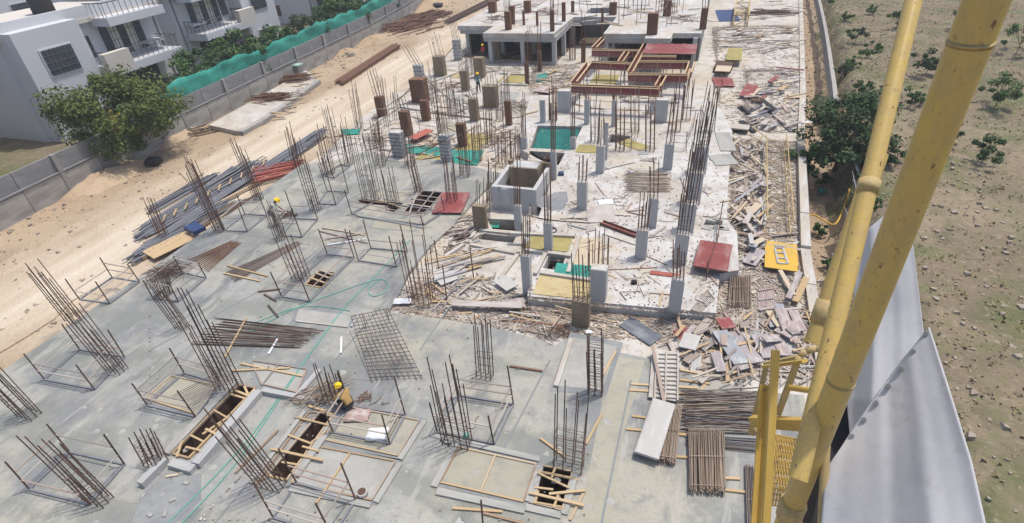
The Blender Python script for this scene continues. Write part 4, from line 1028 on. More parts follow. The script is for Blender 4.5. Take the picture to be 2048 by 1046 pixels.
# floor covers under and before the red forms
for px, mt, l in [([(1180, 165), (1238, 168), (1233, 150), (1190, 150)], 'olive', 'ochre floor sheet seen through the front red bay'),
                  ([(1150, 304), (1205, 308), (1226, 292), (1158, 290)], 'olive', 'ochre sheet in the deck right of the teal netted pit'), ([(1242, 284), (1286, 310), (1292, 286), (1250, 280)], 'olive', 'ochre sheet beside the back deck posts'),
                  ([(1052, 498), (1138, 503), (1146, 474), (1062, 464)], 'olive', 'olive form sheet between slim deck columns'), ([(1134, 536), (1196, 541), (1212, 478), (1152, 474)], 'paleply', 'pale ply floor of the deck bay with rebar'),
                  ([(1062, 588), (1178, 600), (1184, 558), (1084, 548)], 'sandply', 'sandy ply floor of the front deck bay'), ([(1106, 548), (1180, 556), (1182, 532), (1114, 527)], 'teal', 'bright teal board laid over the front deck bay'),
                  ([(835, 320), (880, 325), (885, 308), (842, 303)], 'olive', 'olive sheet between the ribbed column forms'), ([(1000, 165), (1052, 167), (1052, 152), (1004, 150)], 'olive', 'olive strip form left of the rusty post'), ([(908, 302), (966, 306), (972, 270), (926, 266)], 'olive', 'olive form sheet right of the rusty column by the teal netting'), ([(905, 156), (935, 158), (938, 145), (916, 143)], 'sandply', 'ochre form sheet near the upper road edge')]:
    zz = ZD+.006 if px[0][0] > 1050 and px[0][1] > 180 else ZL+.01
    if px[0][0] == 1106: zz = ZD+.05
    panel('floor_sheet', px, zz, .03, mt, l, 'sheet')
# upstand beams of the front deck grid
for a, b2, l in [((1050, 500), (1145, 512), 'pale upstand rib behind the dark deck cell'), ((1136, 545), (1160, 470), 'pale upstand rib right of the dark deck cell'), ((1070, 548), (1100, 490), 'pale upstand rib left of the dark deck cell'), ((1080, 545), (1182, 560), 'pale upstand rib before the teal board'), ((1020, 466), (1150, 472), 'pale upstand rib behind the olive form sheet')]:
    A, B2 = G(*a, ZD+.1), G(*b2, ZD+.1); o = bar('upstand_beam', A-Vector((0, 0, .02)), B2-Vector((0, 0, .02)), .2, .16, K['deck']); tag(o, l, 'beam', 'upstand ribs of the front deck')
for a, b2, l in [((890, 515), (960, 470), 'pale rib beside the dusty slab gaps, left'), ((925, 488), (1050, 512), 'pale rib below the dusty slab gaps'), ((950, 466), (930, 505), 'pale rib between the dusty slab gaps'), ((1040, 505), (1000, 560), 'pale rib running to the front left deck column'), ((960, 462), (1036, 470), 'pale rib in front of the lift core pit')]:
    A, B2 = G(*a, ZL), G(*b2, ZL); o = bar('upstand_beam', A+Vector((0, 0, .06)), B2+Vector((0, 0, .06)), .22, .14, K['deck']); tag(o, l, 'beam', 'ribs of the dusty slab')
# teal nets
def netsheet(px, z, sag, mt, label, n=12, name='debris_net'):
    q = [G(*p, z) for p in px]
    v, f = [], []
    for i in range(n+1):
        for j in range(n+1):
            s, t = i/n, j/n
            p = q[0].lerp(q[1], s).lerp(q[3].lerp(q[2], s), t)
            p = p+Vector((0, 0, -sag*math.sin(math.pi*s)*math.sin(math.pi*t)+.04*math.sin(i*1.9+j*.7)+.03*math.sin(j*2.3)))
            v.append(p)
    for i in range(n):
        for j in range(n):
            a = i*(n+1)+j; f.append((a, a+1, a+n+2, a+n+1))
    o = link(name, mesh_of(name, v, f, True), K[mt]); o.modifiers.new('thick', 'SOLIDIFY').thickness = .01
    return tag(o, label, 'net')
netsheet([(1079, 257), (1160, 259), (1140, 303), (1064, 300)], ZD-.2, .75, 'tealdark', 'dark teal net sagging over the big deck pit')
netsheet([(812, 288), (888, 296), (880, 312), (818, 306)], ZL+.06, 0, 'teal', 'teal net scrap between the ribbed column forms')
netsheet([(900, 300), (968, 300), (955, 330), (908, 328)], ZL+.06, 0, 'teal', 'teal net scrap on the floor right of the spiral column form')
netsheet([(680, 258), (722, 258), (718, 268), (690, 270)], ZL+.06, 0, 'teal', 'small teal net scrap at the road edge')
netsheet([(1075, 148), (1097, 145), (1092, 160), (1070, 165)], ZL+.06, 0, 'teal', 'small teal sheet in the pit beside the rusty post')
netsheet([(980, 442), (1000, 440), (998, 456), (982, 455)], ZL-.3, .1, 'teal', 'teal scrap down in the lift core pit')

# ------------------------------------------------------------------ right-hand yard: stacks
def stack(c4, z, n, t, mt, label, name='plywood_stack', cat='stack', gap=.012):
    q = [G(*p, z) for p in c4]; ctr = sum(q, Vector())/4
    r = thing(name, ctr, label, cat)
    for k in range(n):
        j = (random.uniform(-.04, .04), random.uniform(-.04, .04)); 
        o = panel('sheet', c4, z+k*(t+gap), t, mt if k == n-1 else ('greyply' if k % 3 == 0 else mt), parent=None)
        o.location += Vector((j[0], j[1], 0)); under(o, r)
    return r
stack([(1388, 534), (1400, 484), (1467, 489), (1456, 544)], ZD+.004, 7, .055, 'redply', 'tall stack of red film-faced plywood beside the raised deck')
stack([(1268, 908), (1305, 801), (1350, 808), (1316, 917)], .05, 5, .055, 'greyply', 'stack of pale caked plywood on battens')
rp = thing('ribbed_panel', G(1328, 750, .1), 'pale ribbed form panel lying above the pale plywood stack', 'panel')
panel('sheet', [(1296, 798), (1305, 702), (1358, 703), (1356, 802)], .1, .05, 'deck', parent=rp)
for k in range(11):
    t = (k+.5)/11
    a, b2 = G(1312+6*(1-t)+(1318-1312)*0, 704+94*t, .18), G(1356-1*t, 705+96*t, .18)
    bar('rib', a, b2, .05, .08, K['deck'], rp)
for a, b2 in [((1313, 705), (1309, 800)), ((1333, 703), (1330, 801)), ((1356, 703), (1355, 802))]:
    bar('stringer', G(*a, .2), G(*b2, .2), .06, .1, K['deck'], rp)
o = bar('timber_plank', G(1305, 692, .34), G(1330, 812, .3), .12, .04, K['greywood']); tag(o, 'long pale plank laid across the ribbed panel', 'plank')
for k, (a, b2) in enumerate([((1262, 768), (1395, 776)), ((1258, 780), (1385, 788)), ((1264, 832), (1310, 838)), ((1252, 858), (1400, 872)), ((1340, 912), (1400, 918)), ((1352, 868), (1420, 878)), ((1360, 760), (1420, 768)), ((1360, 740), (1425, 752)), ((1440, 956), (1480, 958)), ((1450, 980), (1500, 986))]):
    o = bar('timber_bearer', G(*a, .03), G(*b2, .03), .09, .05+.004*k, K['newwood']); tag(o, 'timber bearer laid on the slab under the stacked forms', 'bearer', 'timber bearers under the right-hand stacks')
def bundle(c4, z, n, hh, label, mt='rodgrey', r=.014, name='rebar_bundle', cat='rebar', messy=.04, rings=False, layers=4, group=None):
    """bars lie from the edge c0-c1 to the edge c3-c2"""
    q = [G(*p, z) for p in c4]; ctr = sum(q, Vector())/4
    rr = thing(name, ctr, label, cat, group)
    for k in range(n):
        s = (k % (n//layers))/max(1, n//layers-1); zz = r+hh*(k//(n//layers))/layers
        a, b2 = q[0].lerp(q[1], s), q[3].lerp(q[2], min(1, max(0, s+random.uniform(-messy, messy))))
        d = (b2-a)
        a, b2 = a-d*random.uniform(-.03, messy), b2+d*random.uniform(-.03, messy)
        rod('bar', a+Vector((0, 0, zz)), b2+Vector((0, 0, zz+random.uniform(0, .03))), r, K[mt if isinstance(mt, str) else random.choice(mt)], rr)
    if rings:
        for t in (.03, .5, .97):
            a, b2 = q[0].lerp(q[3], t), q[1].lerp(q[2], t)
            for zz in (.02, hh+.02): rod('cross_bar', a+Vector((0, 0, zz)), b2+Vector((0, 0, zz)), r, K[mt if isinstance(mt, str) else mt[0]], rr)
    return rr
K['stirrup'] = mat('dusty_stirrups', (.28, .21, .155), rough=.75, rand=[(.23, .17, .125), (.38, .30, .23)])
bundle([(1376, 868), (1446, 868), (1449, 988), (1378, 985)], .04, 84, .3, 'large bundle of tied stirrups near the lower right', 'stirrup', rings=True, cat='stirrups', name='stirrup_bundle')
bundle([(1330, 815), (1362, 820), (1350, 930), (1318, 925)], .04, 52, .26, 'stirrup bundle right of the pale plywood stack', 'stirrup', rings=True, cat='stirrups', name='stirrup_bundle')
bundle([(1460, 558), (1498, 556), (1500, 618), (1455, 618)], ZL, 48, .35, 'stirrup bundle below the red plywood stack', 'stirrup', rings=True, cat='stirrups', name='stirrup_bundle')
bundle([(1516, 585), (1545, 580), (1546, 622), (1518, 626)], ZL, 8, .1, 'small slatted panel right of the stirrup bundle', 'pinkply', r=.05, rings=True, cat='panel', name='slatted_panel', layers=1, messy=.005)
bundle([(1372, 785), (1368, 862), (1515, 868), (1515, 782)], .03, 80, .2, 'broad spread of dark rebar beside the crane', ['rebar', 'rodgrey', 'stirrup', 'greypipe'], messy=.14, r=.015)
bundle([(1378, 872), (1376, 890), (1512, 905), (1510, 880)], .02, 24, .06, 'dark rebar bundle just above the stirrup bundle end', ['greypipe', 'rodgrey', 'rebar'], messy=.05, r=.017)
bundle([(1490, 936), (1505, 936), (1512, 1080), (1494, 1080)], .02, 26, .12, 'upright rebar bundle beside the yellow crane posts', 'rodgrey', rings=True)
bundle([(1252, 348), (1254, 384), (1336, 386), (1334, 350)], ZD, 44, .3, 'stack of long stirrups on the raised deck', 'stirrup', messy=.1, name='stirrup_bundle', cat='stirrups')
bundle([(1380, 622), (1398, 628), (1430, 598), (1415, 580)], ZD, 8, .02, 'flat rebar grid at the right corner of the raised deck', 'rodgrey', layers=1, messy=.01, rings=True)
bundle([(450, 640), (400, 690), (580, 696), (625, 660)], 0, 44, .08, 'long parallel rebar bundle on the left slab', ['rebar', 'rodgrey', 'rodgrey', 'rust'], messy=.13, r=.014)
bundle([(455, 545), (478, 562), (600, 490), (588, 486)], 0, 30, .05, 'thin rebar bundle under two battens on the left slab', 'rodgrey', messy=.06, r=.016, layers=2)
bundle([(380, 520), (420, 540), (478, 490), (460, 485)], 0, 24, .04, 'brown rebar fan near the slab edge', 'rust', messy=.1, r=.016, layers=2)
bundle([(672, 166), (688, 170), (800, 96), (788, 92)], ZG+.1, 60, .35, 'long rusty rebar stack lying along the road', 'rust', messy=.03, r=.03)
bundle([(890, 44), (900, 48), (1000, 0), (990, -6)], ZG+.1, 40, .3, 'dark rebar stack at the far end of the road', 'rebar', messy=.05, r=.03)
bundle([(340, 795), (385, 812), (470, 755), (445, 738)], .9, 10, .02, 'row of grey rods laid over the left guard frame', 'rodgrey', layers=1, messy=.02)
# steel sections in the left yard
LY = ZG+.08
for i, (a, b2, w, h, l) in enumerate([((285, 505), (645, 262), .35, .3, 'long grey steel sheet stack nearest the slab at left'), ((285, 478), (560, 325), .5, .25, 'grey steel sheets second from the slab at left'), ((300, 450), (480, 335), .22, .2, 'bent grey steel strip in the left yard'), ((560, 330), (640, 272), .6, .3, 'frayed dark end of the steel stack by the road'), ((285, 470), (520, 322), .7, .25, 'loose grey steel strips on the road side of the stacks'), ((270, 520), (470, 405), .5, .3, 'grey steel strips against the slab edge at left'), ((300, 425), (430, 350), .6, .15, 'outermost scattered steel strips on the sandy track')]):
    A, B2 = G(*a, LY), G(*b2, LY)
    r = thing('steel_stack', (A+B2)/2, l, 'steel'); d = (B2-A).normalized(); s = Vector((-d.y, d.x, 0))
    for k in range(14):
        off = s*(w*(k % 7-3)/3.2)+Vector((0, 0, h*(k//7)/2+.05+random.uniform(0, .06)))
        e = random.uniform(-.5, .5)
        m = A.lerp(B2, .5)+off+s*random.uniform(-.1, .1)
        bar('section', A+off+d*e, m, .11, .03, K['steel'], r); bar('section', m, B2+off-d*e+s*random.uniform(-.5, .5), .11, .03, K['steel'], r)
for i, (a, b2) in enumerate([((290, 490), (560, 345)), ((300, 500), (470, 410)), ((286, 520), (420, 445))]):
    A, B2 = G(*a, LY), G(*b2, LY)
    o = bar('timber_beam', A+Vector((0, 0, .12)), B2+Vector((0, 0, .12)), .16, .2, K['wood']); tag(o, ['longest timber beam between the steel stacks at left', 'timber beam beside the slab edge at left', 'lowest timber beam at the left photo edge'][i], 'beam')
for k in range(10):
    t = k/9; p = G(330+200*t, 455-115*t, LY); q = p+Vector((-.5, .75, 0))
    o = bar('timber_bearer', p+Vector((0, 0, .4)), q+Vector((0, 0, .42)), .08, .08, K['newwood']); tag(o, 'timber bearer laid across the grey steel stacks', 'bearer', 'bearers across the steel stacks')
rd = thing('pipe_pile', G(555, 345, ZG), 'pile of red primed props by the slab edge', 'pipes')
for k in range(22):
    a, b2 = G(505+random.uniform(-6, 8), 366-(k % 8)*4.5, ZG+.2+.1*(k//8)), G(604+random.uniform(-8, 8), 342-(k % 8)*3.2, ZG+.2+.1*(k//8))
    rod('prop', a, b2, .05, K['paint'], rd)
o = panel('tarpaulin_cover', [(375, 458), (398, 448), (408, 462), (385, 474)], ZG+.5, .25, 'bluetarp', 'small navy blue tarpaulin bundle at the slab edge', 'tarpaulin')
panel('timber_board', [(292, 500), (372, 462), (392, 478), (300, 522)], ZG+.3, .04, 'newwood', 'orange form board low beside the left slab edge', 'board')
panel('timber_board', [(455, 420), (520, 385), (545, 395), (480, 432)], ZG+.35, .05, 'brownply', 'brown form board behind the standing worker', 'board')
panel('timber_board', [(450, 440), (500, 415), (520, 425), (470, 450)], ZG+.3, .05, 'greyply', 'pale form board beside the left guard frame', 'board')

# ------------------------------------------------------------------ panels in the yard
PK = 'worn form panel '
PANELS = [
    ([(1232, 655), (1256, 640), (1332, 668), (1306, 688)], ZL+.06, 'blueply', 'slate blue form sheet lying before the raised deck'),
    ([(1350, 662), (1378, 654), (1382, 676), (1356, 682)], ZL+.12, 'redply', 'small dark red panel by the slate blue sheet'),
    ([(1352, 690), (1372, 670), (1398, 668), (1396, 708)], ZL+.3, 'greyply', 'grey caked panel right of the ribbed form'),
    ([(1340, 680), (1356, 676), (1358, 704), (1336, 704)], ZL+.1, 'pinkply', 'small pinkish panel behind the ribbed form'),
    ([(1434, 640), (1464, 634), (1466, 656), (1440, 660)], ZL+.4, 'redply', 'bright red plywood offcut topping the heap'),
    ([(1438, 664), (1468, 658), (1484, 728), (1452, 732)], ZL+.35, 'greyply', 'long grey plank panel in the middle of the heap'),
    ([(1470, 660), (1496, 656), (1508, 730), (1484, 734)], ZL+.25, 'greyply', 'grey panel leaning right of the middle heap'),
    ([(1514, 672), (1546, 668), (1548, 716), (1512, 716)], ZL+.2, 'greyply', 'purplish grey panel by the yellow crane post'),
    ([(1546, 668), (1572, 668), (1574, 714), (1550, 714)], ZL+.22, 'pinkply', 'purplish panel touching the yellow crane post'),
    ([(1560, 620), (1582, 618), (1580, 668), (1556, 664)], ZL+.4, 'pinkply', 'pink streaked panel above the crane post'),
    ([(1545, 622), (1562, 618), (1556, 658), (1538, 656)], ZL+.25, 'paleply', 'pale panel left of the pink streaked panel'),
    ([(1584, 622), (1602, 624), (1608, 660), (1584, 662)], ZL+.25, 'pinkply', 'dusty panel right of the pink streaked panel'),
    ([(1572, 592), (1594, 545), (1604, 550), (1582, 598)], ZL+.45, 'pinkply', 'long pink panel leaning by the retaining wall'),
    ([(1584, 600), (1606, 556), (1618, 560), (1598, 604)], ZL+.3, 'newwood', 'long orange plank panel by the retaining wall'),
    ([(1570, 540), (1578, 540), (1578, 592), (1568, 592)], ZL+.3, 'paleply', 'narrow pale plank below the yellow box'),
    ([(1484, 520), (1508, 496), (1530, 506), (1512, 534)], ZL+.25, 'greyply', 'tilted grey brown panel left of the yellow box'),
    ([(1446, 150+7), (1466, 157), (1466, 172), (1444, 172)], ZL+.15, 'redply', 'dusty red panel lying flat at the back of the yard'),
    ([(1430, 157), (1468, 155), (1462, 174), (1424, 173)], ZL+.08, 'redply', 'flat red sheet nearest the red formwork in the yard'),
    ([(1487, 170), (1512, 172), (1508, 193), (1484, 190)], ZL+.35, 'redply', 'bright red panel in the far yard heap'),
    ([(1548, 150), (1556, 150), (1546, 168), (1538, 166)], ZL+.45, 'redply', 'narrow red panel sticking out of the far heap'),
    ([(1505, 195), (1528, 196), (1524, 204), (1502, 203)], ZL+.2, 'brownply', 'brown open box form in the far heap'),
    ([(1434, 268), (1466, 264), (1466, 305), (1436, 300)], ZD+.01, 'pad', 'pale grey sheet on the back right corner of the deck'),
    ([(1420, 312), (1468, 308), (1470, 330), (1428, 332)], ZD+.01, 'pad', 'pale sheet next to the dark-barred column row'),
    ([(1172, 412), (1230, 410), (1228, 446), (1176, 446)], ZD+.008, 'pinkply', 'faded pink sheet flat on the raised deck'),
    ([(1195, 402), (1228, 398), (1224, 410), (1198, 410)], ZD+.03, 'plastic', 'crumpled white sheet by the faded pink sheet'),
    ([(1300, 542), (1362, 550), (1360, 556), (1300, 549)], ZD+.01, 'paint', 'line of red dusty ply strips on the deck'),
    ([(900, 602), (1048, 606), (1040, 618), (910, 612)], ZL+.3, 'pinkply', 'long pink form panel across the timber litter'),
    ([(1000, 600), (1050, 598), (1048, 614), (1010, 622)], ZL+.2, 'pinkply', 'shorter pink panel overlapping the long one'),
    ([(960, 575), (1000, 560), (1048, 562), (1040, 572)], ZL+.2, 'greyply', 'pale board propped beside the slim deck column'),
    ([(870, 555), (905, 540), (915, 560), (880, 572)], ZL+.15, 'greyply', 'slate panel beside the bushy rebar cage'),
    ([(865, 425), (884, 384), (940, 388), (922, 428)], .12, 'redply', 'pinkish red panel laid right of the far shaft'),
    ([(1068, 180), (1085, 170), (1112, 176), (1095, 190)], ZL+.2, 'pinkply', 'dusty pink panel beside the broad grey column'),
    ([(815, 276), (852, 258), (868, 262), (832, 280)], ZL+.35, 'paint', 'red planked board by the ribbed steel form'),
    ([(1436, 20), (1475, 20), (1475, 42), (1432, 44)], ZL+.02, 'bluetarp', 'dark sheet behind the yellow tower section'),
    ([(1060, 0), (1088, 0), (1078, 14), (1046, 14)], 3.02, 'pinkply', 'dusty red panel on the upper deck'),
    ([(585, 806), (590, 800), (600, 803), (596, 809)], .03, 'paleply', 'small offcut board by the concrete kerb'),
    ([(700, 838), (712, 818), (742, 824), (730, 848)], .03, 'pinkply', 'reddish patterned sack beside the squatting worker'),
]
for c4, z, mt, l in PANELS:
    t = .05 if z > ZL+.1 else .03
    tl_ = (random.uniform(-.09, .09), random.uniform(-.09, .09)) if z < ZD and z > ZL+.1 and c4[0][0] > 1100 else (0, 0)
    panel('plywood_board', c4, z, t, mt, l, 'panel', tilt=tl_)
# bright yellow box with a small grille frame on top
yb = thing('yellow_box', G(1560, 515, ZL), 'bright yellow metal box platform by the retaining wall', 'box')
panel('body', [(1530, 535), (1531, 494), (1591, 496), (1594, 542)], ZL, .3, 'brightyellow', parent=yb)
panel('lid', [(1529, 535.5), (1530, 493), (1592, 495), (1595, 543)], ZL+.3, .03, 'brightyellow', parent=yb)
sf = thing('ladder_frame', G(1558, 515, ZL+.34), 'small grey framed grille lying on the yellow box', 'frame')
for a, b2 in [((1550, 496), (1556, 526)), ((1566, 496), (1576, 527)), ((1550, 496), (1566, 496)), ((1556, 526), (1576, 527)), ((1552, 505), (1569, 506)), ((1554, 515), (1572, 517))]:
    bar('member', G(*a, ZL+.36), G(*b2, ZL+.36), .09, .04, K['greyply'], sf)
# yellow crane boom section lying on the yard
def lattice(name, p0, p1, w, h, label, mt, bays=12, ch=.07, br=.035):
    p0, p1 = Vector(p0), Vector(p1); d = (p1-p0).normalized(); s = Vector((-d.y, d.x, 0)).normalized(); u = Vector((0, 0, 1)) if abs(d.z) < .5 else Vector((0, 1, 0))
    if abs(d.z) > .5: s = Vector((1, 0, 0))
    r = thing(name, p0, label, 'lattice')
    ch4 = [s*w/2, -s*w/2, u*h+s*w/2, u*h-s*w/2]
    for c in ch4: bar('chord', p0+c, p1+c, ch, ch, K[mt], r)
    L = (p1-p0).length
    for k in range(bays+1):
        q = p0+d*L*k/bays
        for a, b2 in ((0, 1), (2, 3), (0, 2), (1, 3)): bar('brace', q+ch4[a], q+ch4[b2], br, br, K[mt], r)
        if k < bays:
            q2 = p0+d*L*(k+1)/bays
            for a, b2 in ((0, 1), (2, 3), (0, 2), (1, 3)):
                if k % 2: a, b2 = b2, a
                bar('brace', q+ch4[a], q2+ch4[b2], br, br, K[mt], r)
    return r
lattice('boom_section', G(1555, 470, ZL+.05), G(1548, 292, ZL+.05), 1.25, .9, 'long yellow lattice boom section lying on the yard', 'dullyellow', 10, .05, .016)
lattice('tower_section', G(1480, 52, ZL+.05), G(1484, 14, ZL+.05), 1.6, 1.2, 'yellow lattice tower section at the back of the yard', 'dullyellow', 3, .16, .08)
mb = thing('mesh_crate', G(1468, 112, ZL), 'small olive yellow crate in the back yard', 'crate')
panel('body', [(1452, 121), (1455, 108), (1484, 108), (1482, 121)], ZL, .6, 'olive', parent=mb)
panel('rim', [(1451, 121), (1454, 107), (1485, 107), (1483, 121)], ZL+.6, .06, 'olive', parent=mb)
db = thing('timber_bin', G(1446, 138, ZL), 'brown timber bin holding pink offcuts in the back yard', 'bin')
panel('body', [(1425, 146), (1432, 132), (1466, 132), (1462, 146)], ZL, .5, 'brownply', parent=db)
panel('contents', [(1428, 144), (1434, 133), (1464, 133), (1460, 144)], ZL+.5, .08, 'paleply', parent=db)
stack([(1440, 258), (1442, 250), (1500, 250), (1496, 260)], ZL, 4, .1, 'greywood', 'stack of long weathered timbers behind the deck corner', 'timber_stack')
# white cement bags in front of the red stack
for k, (x, y) in enumerate([(1412, 462), (1424, 459), (1436, 461), (1448, 463), (1420, 452), (1434, 451)]):
    o = block('concrete_block', G(x, y, ZL+.4)+Vector((0, 0, .1+.2*(k > 3))), (.5, .26, .2), K['pad'], None, random.uniform(-.5, .5)); tag(o, 'small grey concrete block in the pile behind the red plywood stack', 'block', 'concrete blocks behind the red plywood stack')
# red channel and rods on the raised deck
rc = thing('steel_channel', G(1240, 458, ZD), 'red steel channel beam resting on the raised deck', 'beam')
A, B2 = G(1203, 446, ZD+.05), G(1274, 472, ZD+.05)
bar('web', A, B2, .3, .03, K['redply'], rc)
s_ = (B2-A).normalized(); s_ = Vector((-s_.y, s_.x, 0))
for k in (-1, 1): bar('flange', A+s_*.16*k+Vector((0, 0, .05)), B2+s_*.16*k+Vector((0, 0, .05)), .03, .14, K['rust'], rc)
LOOSE = [((1205, 468), (1270, 490)), ((1292, 512), (1334, 530)), ((1215, 540), (1315, 535)), ((1140, 436), (1200, 444)), ((1290, 476), (1325, 472)), ((1205, 340), (1270, 325)), ((1120, 438), (1180, 436)), ((1300, 586), (1345, 590)), ((1240, 585), (1252, 600)), ((1410, 450), (1440, 426)), ((1440, 405), (1470, 400)), ((1405, 432), (1470, 440)), ((1360, 355), (1372, 385)), ((1190, 365), (1208, 390)), ((1226, 430), (1262, 432))]
for a, b2 in LOOSE:
    o = rod('steel_bar', G(*a, ZD+.02), G(*b2, ZD+.02), .025, K['rust']); tag(o, 'loose rusty bar lying on the raised deck', 'bar', 'loose rusty bars on the raised deck')
for a, b2, mt, l in [((455, 531), (535, 552), 'newwood', 'upper of two orange battens over the thin rebar bundle'), ((447, 546), (520, 562), 'newwood', 'lower of two orange battens over the thin rebar bundle'), ((492, 637), (450, 714), 'newwood', 'batten standing across the long rebar bundle'), ((555, 678), (537, 708), 'plastic', 'short white batten under the long rebar bundle'), ((683, 674), (682, 706), 'plastic', 'short white stick on the slab by the mesh panel'), ((465, 741), (580, 736), 'newwood', 'longer crossed batten on the pad above the troughs'), ((482, 727), (605, 752), 'newwood', 'second crossed batten on the pad above the troughs'), ((470, 946), (556, 860), 'wood', 'long thin lath lying on the grey bay'), ((1080, 876), (1132, 914), 'newwood', 'batten leaning at the slender rebar cage'), ((905, 1016), (1005, 1023), 'wood', 'crossed batten at the lower photo edge'), ((967, 1026), (1062, 1050), 'wood', 'white lath at the lower photo edge'), ((1085, 742), (1020, 732), 'rust', 'thin pipe lying right of the lone cage'), ((332, 953), (357, 949), 'paleply', 'small offcut on the rough grey patch'), ((516, 583), (560, 578), 'rebar', 'short dark rod by the guard frame'), ((528, 588), (552, 602), 'rebar', 'short dark rod with a bent end'), ((536, 610), (556, 634), 'rebar', 'short rod standing in the slab'), ((1206, 750), (1232, 702), 'newwood', 'orange edge board right of the pale screed pad'), ((1172, 888), (1203, 830), 'newwood', 'orange edge board above the square shaft'), ((1140, 1040), (1170, 980), 'wood', 'edge board beside the square shaft'), ((640, 462), (735, 486), 'greywood', 'long plank in the grey timber stack'), ((650, 478), (735, 466), 'greywood', 'crossed plank in the grey timber stack'), ((645, 455), (730, 470), 'paleply', 'upper plank in the grey timber stack'), ((655, 490), (730, 478), 'plastic', 'white plank in the grey timber stack')]:
    o = bar('batten', G(*a, .05), G(*b2, .05), .08, .045, K[mt]); tag(o, l, 'batten')
# ------------------------------------------------------------------ loose timber
def scatter(name, n, poly, z, Ls, ws, mats, label, cat, ang=None, spread=3.14, hmax=.25, th=.03, bias=0):
    xs_ = [p[0] for p in poly]; ys_ = [p[1] for p in poly]
    def inside(x, y):
        c = False; j = len(poly)-1
        for i in range(len(poly)):
            if (poly[i][1] > y) != (poly[j][1] > y) and x < (poly[j][0]-poly[i][0])*(y-poly[i][1])/(poly[j][1]-poly[i][1])+poly[i][0]: c = not c
            j = i
        return c
    k = 0
    while k < n:
        x, y = random.uniform(min(xs_), max(xs_)), random.uniform(min(ys_), max(ys_))
        if not inside(x, y): continue
        p = G(x, y, z); L = random.uniform(*Ls); w = random.uniform(*ws)
        a = (ang if ang is not None else 0)+random.uniform(-spread, spread)
        lift = random.random()**1.6*hmax
        mk = random.choice(mats)
        o = block(name, p+Vector((0, 0, th/2+.01+lift)), (L, w, th*random.uniform(.8, 1.6)), K[mk], None, a, (random.uniform(-.1, .1), random.uniform(-.5, .5)*lift/max(L, .4)))
        hue = {'wood': 'brown', 'greywood': 'grey weathered', 'newwood': 'orange', 'paleply': 'pale', 'pinkply': 'pinkish', 'greyply': 'pale grey', 'paint': 'red', 'redply': 'red', 'steel': 'steel-grey', 'rebar': 'dark', 'black': 'black', 'brownply': 'dark brown'}[mk]
        tag(o, ('long ' if L > sum(Ls)/2 else 'short ')+hue+' '+label, cat, label); k += 1
PL = (.7, 2.4); PWd = (.07, .18)
scatter('timber_plank', 70, [(1468, 282), (1530, 280), (1535, 380), (1528, 470), (1474, 470)], ZL, (.6, 2.6), PWd, ['wood', 'greywood', 'greywood', 'paleply', 'greyply'], 'plank in the timber jumble left of the yellow boom', 'plank', 1.57, .9, .55)
scatter('timber_plank', 34, [(1470, 466), (1600, 462), (1605, 500), (1530, 540), (1474, 540)], ZL, (.5, 1.8), PWd, ['wood', 'greywood', 'newwood', 'pinkply', 'greyply'], 'plank in the heap between the red stack and yellow box', 'plank', .6, 1.2, .35)
scatter('timber_plank', 60, [(1345, 650), (1440, 655), (1500, 640), (1560, 640), (1520, 770), (1400, 785), (1365, 720)], ZL, (.5, 1.7), (.05, .14), ['wood', 'greywood', 'newwood', 'greywood', 'greyply', 'wood'], 'plank in the broken form heap below the raised deck corner', 'plank', 1.2, .8, .4)
scatter('timber_plank', 34, [(1590, 560), (1622, 560), (1640, 760), (1590, 745), (1560, 680)], ZL, (.4, 1.2), (.05, .14), ['greywood', 'greywood', 'greyply', 'wood'], 'broken plank along the retaining wall above the crane', 'plank', 1.4, 1.3, .25)
scatter('timber_batten', 46, [(780, 606), (830, 570), (880, 560), (1000, 560), (1050, 600), (1120, 630), (1130, 668), (1010, 650), (850, 628)], ZL, (.35, 1.7), (.05, .11), ['wood', 'newwood', 'greywood', 'greywood', 'pinkply'], 'batten in the timber litter along the slab edge', 'batten', .3, 1.2, .14)
scatter('timber_plank', 26, [(880, 510), (940, 470), (990, 500), (960, 580), (890, 575)], ZL, (.7, 2.2), (.06, .14), ['greywood', 'newwood', 'steel', 'greyply'], 'plank in the heap beside the bushy rebar cage', 'plank', .9, .5, .25)
scatter('plywood_offcut', 36, [(1425, 60), (1600, 55), (1604, 110), (1425, 98)], ZL, (.8, 3.0), (.12, .4), ['pinkply', 'greyply', 'greywood', 'wood', 'greywood'], 'offcut in the pinkish heap at the back of the yard', 'plank', .4, .7, .5, .05)
scatter('plywood_offcut', 30, [(1500, 150), (1595, 145), (1598, 215), (1500, 212)], ZL, (.8, 2.4), (.1, .35), ['pinkply', 'greyply', 'paleply', 'redply', 'wood'], 'offcut in the heap around the bright red panel', 'plank', .6, .8, .5, .05)
scatter('plywood_offcut', 26, [(1485, 210), (1590, 215), (1585, 262), (1490, 255)], ZL, (1.0, 2.6), (.15, .4), ['greyply', 'steel', 'greywood', 'pinkply', 'black'], 'offcut in the pile under the bright bush', 'plank', 1.4, .6, .5, .05)
scatter('timber_batten', 46, [(1085, 150), (1140, 135), (1160, 172), (1120, 185), (1065, 185)], ZL, (.8, 2.4), (.08, .2), ['newwood', 'wood', 'paleply', 'greywood'], 'plank in the orange timber pile left of the red formwork', 'plank', .8, .9, .5)
scatter('timber_plank', 26, [(1505, 5), (1600, 0), (1600, 40), (1510, 42)], ZL, (.8, 2.6), (.08, .2), ['greywood', 'rebar', 'greywood'], 'grey plank in the topmost yard pile', 'plank', .1, .6, .4)
scatter('timber_batten', 22, [(960, 98), (1045, 100), (1030, 150), (975, 145)], ZL, (.7, 2.0), (.08, .2), ['wood', 'greywood', 'pinkply'], 'plank on the floor below the upper deck', 'plank', .2, .8, .2)
